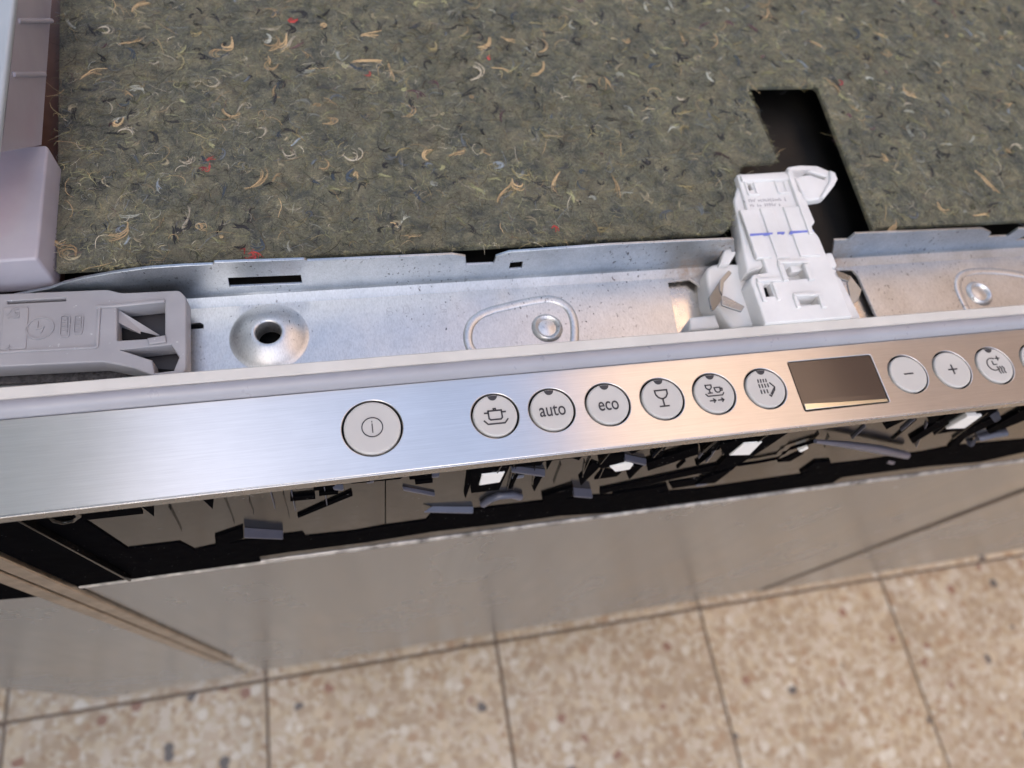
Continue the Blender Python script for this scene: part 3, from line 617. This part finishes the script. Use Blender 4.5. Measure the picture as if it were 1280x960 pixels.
# ---- black door front under the fascia: glossy back with ribs, tabs and windows
YM = yF + .0048
dm = part('door_front', M['gloss'], dw, [(XL, -.125), (XR + .1, -.125), (XR + .1, -.0046), (XL, -.0046)], YM, YM + .01, 0, 'xz')
def piece(name, m, pts, d, d0=0.0, bev=.0003): return part(name, M[m], dm, QQ(pts, YM - d), YM - d, YM - d0 + .0004, bev, 'xz')
ribs = [
 [(98, 640), (173, 631), (179, 642.5), (103, 651)], [(249, 621), (262.5, 620), (267, 627), (266, 637)], [(173, 631), (185, 629), (192, 635), (192.5, 646)],
 [(268.5, 671), (304, 659), (304.6, 673), (270, 685)], [(369, 606), (425, 599.7), (425, 603), (369, 609)], [(392, 607.5), (418.6, 603.6), (418.6, 612), (392, 613.8)],
 [(363, 621.6), (393.6, 618.4), (394.4, 624), (363, 627)], [(399, 616), (423, 613.8), (423, 617.7), (399, 620.3)], [(371.7, 645), (439.7, 614.5), (441, 620), (373, 647.8)],
 [(430, 599.7), (511.6, 591), (500.6, 599), (439.7, 605)], [(481.4, 600.5), (482.6, 600.5), (482.6, 657.5), (481.4, 657.5)], [(512, 594), (539, 588), (539, 599), (512, 599.7)],
 [(518.6, 602), (541, 599), (541, 603.6), (519.4, 606)], [(585, 582), (593, 591.6), (582, 624), (580, 618)], [(644, 594), (648, 594), (640, 611), (635.6, 611.5)],
 [(671, 595.5), (679, 594.7), (668, 615), (665, 608.7)], [(684, 570), (694.7, 568), (691, 575), (683.7, 588)], [(677.5, 621), (716.6, 608.7), (716.6, 621), (679, 631)],
 [(723.4, 598), (740.6, 578), (751.6, 582.5), (726, 607.5)], [(747, 568), (781, 568), (781, 581.7), (750, 585.6)], [(753, 587), (776.6, 591), (771, 595.8), (743, 599.7)],
 [(792, 581.7), (804, 582.5), (786.7, 599.7), (783.6, 593)], [(808, 579), (873.4, 557.5), (873.4, 568), (810, 588.8)], [(750, 612), (900, 580), (900, 587), (750, 618)],
 [(765.6, 617.7), (834, 607.5), (836, 613), (770, 624)], [(836, 604), (894, 595), (887.5, 604), (840.6, 611)], [(875, 553), (900, 546.6), (900, 562), (876.6, 567)],
 [(887.5, 568.4), (889.8, 568.4), (873, 581.7), (870, 581.7)], [(855, 577), (857.5, 577), (848, 585.6), (846, 585.6)],
 [(897, 556), (992, 536.7), (958, 560), (919, 584), (890, 590), (908, 571)], [(972, 578), (998.8, 565.6), (1005, 567), (988, 577)],
 [(1000, 591), (1019, 578), (1038, 576.6), (1041, 587.5)], [(880, 598), (919, 585), (894, 604), (870, 606)], [(1104, 531), (1135.6, 519), (1137, 522.6), (1108, 537)],
 [(1137, 549), (1195.7, 512), (1204, 516), (1141, 555)], [(1170, 543), (1232, 511), (1245.6, 514), (1232, 524), (1202, 538)], [(1185.4, 560), (1202.6, 540), (1242, 521), (1245.6, 528), (1208, 546.7), (1192, 564)],
 [(1233.5, 538), (1280, 512), (1330, 490), (1330, 510), (1280, 526), (1237, 543)], [(1158, 518), (1180, 515), (1170, 528), (1162, 530)], [(587, 582), (640, 577.5), (624, 612.6), (589, 616.6)],
 [(640, 576), (684, 571), (676, 582), (640, 584)], [(775, 556), (800, 553), (806, 560), (790, 568)], [(820, 553), (838, 550), (826, 571), (814, 573)]]
for k, r in enumerate(ribs): piece('rib', 'black', r, .0006 + .0008 * ((k * 7) % 5) / 4, bev=.0002)
# jagged dark band right under the fascia edge
piece('top_band', 'black', [(585, 577), (700, 565), (830, 550), (900, 542), (992, 531), (990, 538), (960, 541), (952, 545), (900, 551), (890, 556), (880, 556), (872, 552), (800, 562), (790, 567), (783, 562), (728, 571), (724, 576), (715, 573), (640, 582), (588, 588)], .0011)
piece('top_band', 'black', [(1136, 515), (1200, 507), (1330, 490), (1330, 497), (1250, 508), (1200, 514), (1165, 522), (1155, 520), (1139, 523)], .0011)
# dark foot band along the bottom of the door front
lowband = [(-60, 690), (-60, 640), (60, 640), (105, 650), (160, 686), (225, 678), (243.6, 687.7), (269, 682), (353.5, 669), (378.5, 666), (382, 671), (443, 664.5), (482, 657.5), (532.6, 650.5), (539.7, 642), (593, 637), (677.5, 627), (744, 620),
           (840.6, 614.5), (880, 611), (1000, 593.7), (1041, 581), (1080, 576.5), (1153, 565.6), (1187, 558.7), (1280, 550), (1330, 544), (1330, 558), (1280, 565.6), (1227, 577.6), (1156, 583.6), (1052, 597), (1041, 604), (880, 625.8), (767, 641), (700, 645), (634, 654), (540, 665), (460, 678), (360, 690.5), (323.5, 696), (326, 702), (180, 722), (118, 735), (60, 745), (-60, 755)]
piece('foot_band', 'black', lowband, .0005, bev=.0001)
# tabs that stick out, sky light painted into their colour
def tab(pts, out=.007):                     # a shelf: top face sloping outwards
    q = [Vector((Q(a, b, YM)[0], YM, Q(a, b, YM)[1])) for a, b in pts[:2]]; zz = [q[1].z - .0004, q[0].z - .0004]
    q += [Vector((*P(a, b, z), z)) for (a, b), z in zip(pts[2:], zz)]
    bm = bmesh.new(); vs = [bm.verts.new(v) for v in q] + [bm.verts.new(v + Vector((0, 0, -.0016))) for v in q]
    for f in ((0, 1, 2, 3), (0, 4, 5, 1), (1, 5, 6, 2), (2, 6, 7, 3), (3, 7, 4, 0), (7, 6, 5, 4)): bm.faces.new([vs[k] for k in f])
    bmesh.ops.recalc_face_normals(bm, faces=bm.faces); bmesh.ops.bevel(bm, geom=bm.edges[:], offset=.0002, segments=2, affect='EDGES')
    me = bpy.data.meshes.new('tab'); bm.to_mesh(me); bm.free(); link('tab', finish(me), M['tab'], dm)
tab([(305.4, 659), (353.5, 662.5), (353.5, 673.5), (305, 671.5)])
tab([(503, 607.5), (543.6, 615), (543.6, 619.5), (504.5, 612)], .004)
tab([(540, 632.5), (591.6, 633), (591.6, 641), (530, 639.5)])
tab([(639, 582), (681.4, 586), (681.4, 595), (640, 589)], .006)
tab([(716, 609), (739, 611), (741, 622), (718, 620)])
tab([(780, 567), (808, 573), (808, 581), (782, 575)], .006)
tab([(1238.7, 516.6), (1249, 513), (1252, 524), (1247, 527)], .005)
for q_ in ([(415, 606), (429, 605), (429, 612), (417, 611)], [(540, 588), (549, 589), (549, 595), (540, 596)], [(459, 598), (468, 596), (467, 602), (458, 603)], [(1250, 540), (1258, 539), (1257, 545), (1250, 546)], [(1112, 574), (1120, 576), (1118, 580), (1110, 578)], [(640, 595), (656, 593), (655, 596), (641, 598)], [(870, 604), (886, 602), (885, 605), (871, 607)]):
    tab(q_)  # small slivers in the sky tint stand for highlights along rib edges
for k in range(30):
    px_ = random.uniform(190, 1270); yt_ = 605 - (px_ - 400) * .112 + random.uniform(2, 14); hh_ = random.uniform(10, 34); lean = (px_ - 493) / 560 * hh_ * -1 * random.choice((1, 1, .4))
    piece('thin_rib', 'gloss' if k % 3 else 'tab', [(px_ - .55, yt_), (px_ + .55, yt_), (px_ + .55 + lean, yt_ + hh_), (px_ - .55 + lean, yt_ + hh_)], .0010, bev=.0001)
# white parts showing in the windows
for pts in ([(602.5, 594), (631, 591), (625, 603), (599, 607)], [(762.5, 584), (787.5, 577.8), (792, 581), (787.5, 587), (769, 590)], [(912, 569.5), (930, 554.7), (952.7, 553), (937, 568.8)], [(998, 564), (1009.7, 558.6), (1010.5, 561), (1001, 565.6)], [(1183, 536.4), (1209.5, 521), (1227.5, 520), (1206, 535.5)]):
    piece('white_insert', 'white_part', pts, .0018)
# scoops and the thin cable-like rib
def rod(pts, r, m, d, name): link(name, tube([(Q(a, b, YM - d)[0], YM - d, Q(a, b, YM - d)[1]) for a, b in pts], r), M[m], dm)
rod([(604, 630), (612, 624), (624, 619.5), (640, 618.5), (650, 621)], .0016, 'tab', .001, 'scoop'); rod([(1213, 554), (1225, 547), (1243, 543), (1257, 541)], .0018, 'tab', .001, 'scoop')
rod([(1019, 551.5), (1060, 556), (1100, 562), (1133, 569)], [.0008, .0016, .0021, .0019], 'tab', .0035, 'prong')
rod([(922, 581), (950, 577), (972, 572.7), (980, 566), (989.4, 560), (1005, 555), (1020, 550.8)], .0007, 'black', .0012, 'wire_rib')
rod([(56, 643), (66, 650), (80, 652.5), (92, 650), (99, 644), (94, 639)], .0009, 'gloss', .002, 'loop_rib')
for a, b in (((15, 648), (162, 727)), ((630, 578), (622, 592)), ((767, 562), (751, 581)), ((835, 554), (817, 573)), ((899, 548), (878, 566)), ((964, 541), (948, 553)), ((897, 552), (880, 566))):
    dx = 1.9 if a[0] < 100 else .8
    piece('thin_rib', 'gloss', [(a[0] - dx, a[1]), (a[0] + dx, a[1]), (b[0] + dx, b[1]), (b[0] - dx, b[1])], .0032)

# ---- steel door skin below, edge strips and side sheets
YP = yF + .0042
def zq(px, py): return Q(px, py, YP)[1]
zt_ = (zq(300, 706) + zq(600, 668) + zq(840, 635) + zq(1280, 576)) / 4; zb_ = -.60
xl_ = Q(150, 757, YP)[0]; xr_ = Q(1100, 680, YP)[0]
skin = part('door_skin', M['door'], dw, [(xl_, zb_), (xr_, zb_), (xr_, zt_), (xl_, zt_)], YP, YP + .004, .0009, 'xz')
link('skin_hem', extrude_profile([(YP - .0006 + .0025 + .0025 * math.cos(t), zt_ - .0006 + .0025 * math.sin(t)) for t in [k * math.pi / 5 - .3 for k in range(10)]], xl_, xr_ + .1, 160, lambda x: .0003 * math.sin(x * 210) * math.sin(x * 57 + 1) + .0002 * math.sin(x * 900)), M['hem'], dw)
zl = zq(10, 722)
part('side_sheet', M['door'], dw, [(xl_ - .16, zb_ - .01), (xl_ - .0165, zb_ - .01), (xl_ - .0165, zl), (xl_ - .16, zl)], YP + .0005, YP + .004, .0006, 'xz')
part('side_sheet', M['door'], dw, [(xr_ + .0087, zb_ - .03), (xr_ + .4, zb_ - .03), (xr_ + .4, zt_ - .004), (xr_ + .0087, zt_ - .004)], YP + .0005, YP + .004, .0006, 'xz')
part('edge_strip', M['edge'], dw, [(xl_ - .0075, zb_ + .15), (xl_ - .0004, zb_ + .15), (xl_ - .0004, -.02), (xl_ - .0075, -.02)], YP - .002, YP + .003, .0008, 'xz')
part('edge_strip', M['edge'], dw, [(xl_ - .0162, zb_ + .15), (xl_ - .0090, zb_ + .15), (xl_ - .0090, -.02), (xl_ - .0162, -.02)], YP - .002, YP + .003, .0008, 'xz')
part('edge_groove', M['groove'], dw, [(xr_ + .0002, zb_), (xr_ + .0085, zb_), (xr_ + .0085, zt_ - .006), (xr_ + .0002, zt_ - .006)], YP - .0010, YP + .004, .0006, 'xz', )
part('edge_backing', M['hole'], dw, [(xl_ - .0155, zb_ + .153), (xl_ - .001, zb_ + .153), (xl_ + .001, -.02), (xl_ - .017, -.02)], YP + .0045, YP + .006, 0, 'xz')

# ================================================================== INSULATION MAT
ZM = .0015
yM = P(820, 302, ZM)[1]; yM = edge_y((820, 303), (900, 290.5), ZM)
xLm = P(70, 340, ZM)[0]
_a, _b = P(69.5, 345, ZM), P(75, -40, ZM); _k = lambda y: _a[0] + (_b[0] - _a[0]) * (y - _a[1]) / (_b[1] - _a[1])
mat_poly = [(_k(.60), .60), (_k(yM), yM)] + [P(896, 291, ZM)] + PP([(904, 290), (911, 284), (914.5, 276), (927, 206), (931, 204), (968, 202), (971.5, 197), (934, 111), (936, 107.5), (1018, 106.5), (1023.5, 111), (1094, 292)], ZM) + [(P(1094, 292, ZM)[0] + .001, yM), (XR, yM), (XR, .60)]
mt = link('insulation_mat', sheet([mat_poly], -.0012, ZM, .0006), M['felt'])
mt['label'] = 'olive grey felt mat with tan fibres and angular cutout on the dishwasher top'; mt['category'] = 'insulation mat'
def inside(x, y):
    n = len(mat_poly); c = np.zeros_like(x, dtype=bool)
    for i in range(n):
        x0, y0 = mat_poly[i - 1]; x1, y1 = mat_poly[i]
        if y0 == y1: continue
        k = ((y0 > y) != (y1 > y)) & (x < (x1 - x0) * (y - y0) / (y1 - y0) + x0); c ^= k
    return c
def vnoise(x, y, cell, seed):
    r_ = np.random.default_rng(seed).random((512, 512)); u, v = x / cell + 100, y / cell + 100; iu, iv = np.floor(u).astype(int), np.floor(v).astype(int); fu, fv = u - iu, v - iv
    fu, fv = fu * fu * (3 - 2 * fu), fv * fv * (3 - 2 * fv); G = lambda a, b: r_[a % 512, b % 512]
    return (G(iu, iv) * (1 - fu) + G(iu + 1, iv) * fu) * (1 - fv) + (G(iu, iv + 1) * (1 - fu) + G(iu + 1, iv + 1) * fu) * fv
def clump(x, y):                            # matted dark and pale clumps of the felt
    n = .40 * vnoise(x, y, .0075, 1) + .38 * vnoise(x, y, .0032, 2) + .22 * vnoise(x, y, .0015, 3)
    return np.clip(.95 + 3.4 * (n - .5), .22, 1.75)
def fibres(name, n, ln, wd, pal, wts, nseg, curl, lift, pos=None, ang=None, hairs=1):
    if pos is None:
        x = rng.uniform(xLm - .02, .46, n * 2); y = rng.uniform(yM, .40, n * 2); ok = inside(x, y)
        if hairs > 1:
            for dx, dy in ((.005, 0), (-.005, 0), (0, .005), (0, -.005)): ok &= inside(x + dx, y + dy)
        x, y = x[ok][:n], y[ok][:n]
    else: x, y = pos[:, 0], pos[:, 1]
    n = len(x)
    a = rng.uniform(0, 2 * math.pi, n) if ang is None else ang
    L = rng.uniform(*ln, n); W = rng.uniform(*wd, n); kap = rng.normal(0, curl * (.6 if hairs > 1 else 1), n); dk = rng.normal(0, curl * (.9 if hairs > 1 else .6), (nseg + 1, n))
    pal = np.array(pal); w_ = np.array(wts, float); idx = rng.choice(len(pal), n, p=w_ / w_.sum()); col = pal[idx] * rng.uniform(.7, 1.2, (n, 1))
    if name in ('fine_fibre', 'long_fibre', 'tuft', 'edge_fuzz'):
        col = col * clump(x, y)[:, None]
    if hairs > 1:                                             # a strand is a frayed bundle of hairs
        rp = lambda q: np.repeat(q, hairs, axis=-1 if q.ndim == 2 and q.shape[0] != n else 0)
        W0 = rp(W); a = rp(a); side = rng.normal(0, .16, n * hairs) * W0; along = rng.uniform(-.10, .10, n * hairs) * rp(L)
        x = rp(x) - np.sin(a) * side + np.cos(a) * along; y = rp(y) + np.cos(a) * side + np.sin(a) * along
        a = a + rng.normal(0, .05, n * hairs); L = rp(L) * rng.uniform(.7, 1.0, n * hairs); kap = rp(kap) + rng.normal(0, curl * .12, n * hairs)
        dk = np.repeat(dk, hairs, axis=1) + rng.normal(0, curl * .12, (nseg + 1, n * hairs)); W = W0 * rng.uniform(.2, .75, n * hairs)
        col = np.repeat(col, hairs, 0) * rng.uniform(.65, 1.2, (n * hairs, 1)); n = n * hairs
    step = L / nseg
    px_, py_ = x.copy(), y.copy(); z0 = ZM + rng.uniform(-.0001, .0003, n)
    V = np.empty((n, nseg + 1, 3, 3))
    for s in range(nseg + 1):
        t = s / nseg; ww = W * (0.35 + .65 * math.sin(math.pi * (.12 + .76 * t))) / 2
        nx, ny = -np.sin(a), np.cos(a); zz = z0 + lift * math.sin(math.pi * t) * rng.uniform(.2, 1, n)
        V[:, s, 0] = np.stack([px_ + nx * ww, py_ + ny * ww, zz - W * .25], 1); V[:, s, 1] = np.stack([px_, py_, zz + W * .22], 1); V[:, s, 2] = np.stack([px_ - nx * ww, py_ - ny * ww, zz - W * .25], 1)
        px_ += np.cos(a) * step; py_ += np.sin(a) * step; kap = kap + dk[s]; a = a + kap
    nv = (nseg + 1) * 3; base = (np.arange(n) * nv)[:, None, None]
    q = np.array([[s * 3 + c, s * 3 + c + 1, s * 3 + 4 + c, s * 3 + 3 + c] for s in range(nseg) for c in (0, 1)])
    faces = (base + q[None]).reshape(-1, 4)
    me = bpy.data.meshes.new(name); me.vertices.add(n * nv); me.vertices.foreach_set('co', V.ravel())
    me.loops.add(faces.size); me.loops.foreach_set('vertex_index', faces.ravel().astype(np.int32))
    me.polygons.add(len(faces)); me.polygons.foreach_set('loop_start', np.arange(0, faces.size, 4, dtype=np.int32))
    me.update(); me.shade_smooth()
    cv = np.concatenate([np.repeat(col, nv, 0), np.ones((n * nv, 1))], 1)
    at = me.color_attributes.new('Col', 'FLOAT_COLOR', 'POINT'); at.data.foreach_set('color', cv.astype(np.float32).ravel())
    o = link(name, me, M['fibre'], mt); o['kind'] = 'stuff'
    return o
TAN = (.50, .36, .19); PALE = (.50, .45, .34); OL = (.265, .262, .138); OL2 = (.120, .123, .074); GR = (.27, .28, .235); BL = (.15, .175, .19); DK = (.022, .022, .024); YL = (.30, .25, .12); RD = (.32, .05, .05); PU = (.12, .06, .07)
fibres('fine_fibre', 46000, (.0012, .006), (.00007, .00020), [OL, OL2, GR, BL, DK, YL, PALE, PU], [30, 20, 12, 7, 14, 12, 5, 2], 4, .35, .0005)
fibres('long_fibre', 3200, (.004, .011), (.00010, .00024), [YL, PALE, DK, OL, TAN, BL], [20, 8, 26, 22, 14, 10], 8, .15, .0006)
fibres('tuft', 1300, (.003, .009), (.0004, .0012), [OL, GR, BL, (.26, .23, .15), (.035, .037, .033), PU], [6, 5, 3, 6, 9, 1], 7, .2, .0004, hairs=5)
fibres('tan_strand', 180, (.004, .012), (.0004, .00095), [TAN, PALE, YL], [6, 2, 4], 12, .13, .0004, hairs=4)
fibres('crevice_strand', 420, (.003, .010), (.0005, .0013), [DK, (.03, .03, .03), (.05, .07, .09), PU], [8, 5, 3, 1], 9, .18, .0003, hairs=5)  # dark fibres that also stand for shaded crevices in the felt
# fuzz along the cut edges
ep = []
for (xa, ya), (xb, yb_) in zip(mat_poly[1:-3], mat_poly[2:-2]):
    n_ = int(math.hypot(xb - xa, yb_ - ya) / .00022)
    for k in range(n_):
        t = random.random(); ep.append((xa + (xb - xa) * t + random.uniform(-.0004, .0004), ya + (yb_ - ya) * t + random.uniform(-.0004, .0004)))
fibres('edge_fuzz', len(ep), (.0006, .0018), (.00008, .00018), [OL, OL2, GR, DK, YL, PALE], [8, 8, 4, 4, 4, 1], 4, .35, .0002, pos=np.array(ep), ang=rng.uniform(0, 6.28, len(ep)))
# the strands that stand out most, each where it lies
lst = [(165, 15, 1.6, .010), (150, 55, .3, .011), (120, 38, .9, .007), (290, 48, 4.9, .010), (154, 145, 4.7, .011), (278, 138, 4.8, .011), (160, 280, 4.9, .012), (60, 298, 6.0, .009), (100, 100, 1.0, .006), (225, 200, 5.3, .006), (325, 35, 6.0, .006), (345, 45, 5.2, .007),
       (358, 42, 4.6, .006), (370, 46, 3.9, .006), (348, 78, 4.5, .008), (420, 75, 5.4, .007), (440, 78, .2, .007), (450, 45, .2, .010), (325, 172, .4, .009), (405, 155, 6.1, .008), (310, 235, .2, .007), (612, 48, 4.5, .007), (615, 85, 6.1, .010), (590, 100, .3, .009),
       (675, 65, .2, .008), (680, 78, 4.6, .006), (640, 225, 4.4, .009), (622, 250, 1.2, .007), (755, 95, 5.2, .008), (765, 220, 4.9, .010), (890, 60, .5, .007), (960, 10, 4.2, .007), (1010, 52, 6.1, .010), (1090, 40, 5.9, .008), (1220, 215, 5.2, .009), (1215, 270, .1, .008),
       (1262, 185, .6, .006), (505, 130, 6.0, .006), (430, 195, 5.3, .008), (560, 195, .4, .007), (700, 215, 4.0, .006), (850, 40, 4.8, .006), (1110, 290, .9, .007)]
po = np.array([P(a, b, ZM) for a, b, _, _ in lst]); 
fibres('tan_strand', len(lst), (.009, .014), (.0007, .0013), [TAN, PALE], [3, 1], 12, .10, .0004, pos=po, ang=np.array([c for _, _, c, _ in lst]), hairs=4)
rdp = [(250, 210, .1), (256, 200, 5.6), (262, 205, 4.6), (305, 318, 1.4), (307, 322, 5.8), (316, 312, 4.4), (313, 321, .4), (372, 25, 4.2), (462, 90, 5.0), (612, 70, 3.6), (1048, 100, 5.8), (690, 285, 1.2)]
po = np.array([P(a, b, ZM) for a, b, _ in rdp])
fibres('red_strand', len(rdp), (.0045, .0075), (.0004, .0009), [(.55, .07, .06), (.45, .06, .08)], [3, 1], 9, .30, .0005, pos=po, ang=np.array([c for *_, c in rdp]), hairs=3)

# ================================================================== STORAGE BOX, upper left
bxo = empty('storage_box', (*P(20, 250, ZM), ZM), 'cloudy lavender plastic box with stepped side at the left edge of the felt mat', 'plastic box')
zf = .0125
part('box_foot', M['box'], bxo, roundpoly(PP([(-90, 186), (57, 181), (60, 184), (47, 321), (44, 324), (-90, 332)], zf), .0012), -.0050, zf, .0009)
bm = bmesh.new()                            # sloping body side above the foot
lo_ = [(*P(51, 180, zf), zf - .0005), (*P(68, -60, zf), zf - .0005), (*P(-140, -60, zf), zf - .0005), (*P(-140, 186, zf), zf - .0005)]
zt2 = .042
hi_ = [(*P(2, 190, zt2), zt2), (*P(29, -60, zt2), zt2), (*P(-140, -60, zt2), zt2), (*P(-140, 190, zt2), zt2)]
vs = [bm.verts.new(v) for v in lo_ + hi_]
for f in ((0, 1, 5, 4), (1, 2, 6, 5), (2, 3, 7, 6), (3, 0, 4, 7)): bm.faces.new([vs[k] for k in f])
bmesh.ops.recalc_face_normals(bm, faces=bm.faces); bmesh.ops.solidify(bm, geom=bm.faces[:], thickness=.0018)
me = bpy.data.meshes.new('box_wall'); bm.to_mesh(me); bm.free(); link('box_wall', me, M['box_side'], bxo)
for (a, b), (c, d) in (((64, 26), (22, 26)), ((55, 93), (16, 93))):
    e0 = Vector((*P(a, b, zf + .002), zf + .002)); e1 = Vector((*P(c, d, zt2 - .002), zt2 - .002))
    link('box_rib', tube([e0, e0.lerp(e1, .5), e1], .0009), M['box'], bxo)
part('box_rim', M['lid'], bxo, roundpoly(PP([(-140, 225), (-6, 225), (27, -60), (-140, -60)], zt2 + .002), .003), zt2 + .0001, zt2 + .003, .001)
_m1 = sheet([roundpoly(PP([(-60, 140), (24, 138), (38, 130), (43, 80), (-60, 80)], zf + .002), .006)], zf - .004, zf + .010, .003)
_m2 = sheet([roundpoly(PP([(-60, 300), (8, 292), (30, 240), (40, 150), (43, 85), (-60, 85)], .006), .009)], .0005, zf - .0022, .003)
bm = bmesh.new(); bm.from_mesh(_m1); bm.from_mesh(_m2); me = bpy.data.meshes.new('bundle'); bm.to_mesh(me); bm.free(); me.materials.clear(); bpy.data.meshes.remove(_m1); bpy.data.meshes.remove(_m2)
rb = link('red_bundle', finish(me), M['red'])
rb['label'] = 'red bundle showing faintly through the side of the cloudy plastic box'; rb['category'] = 'bundle'
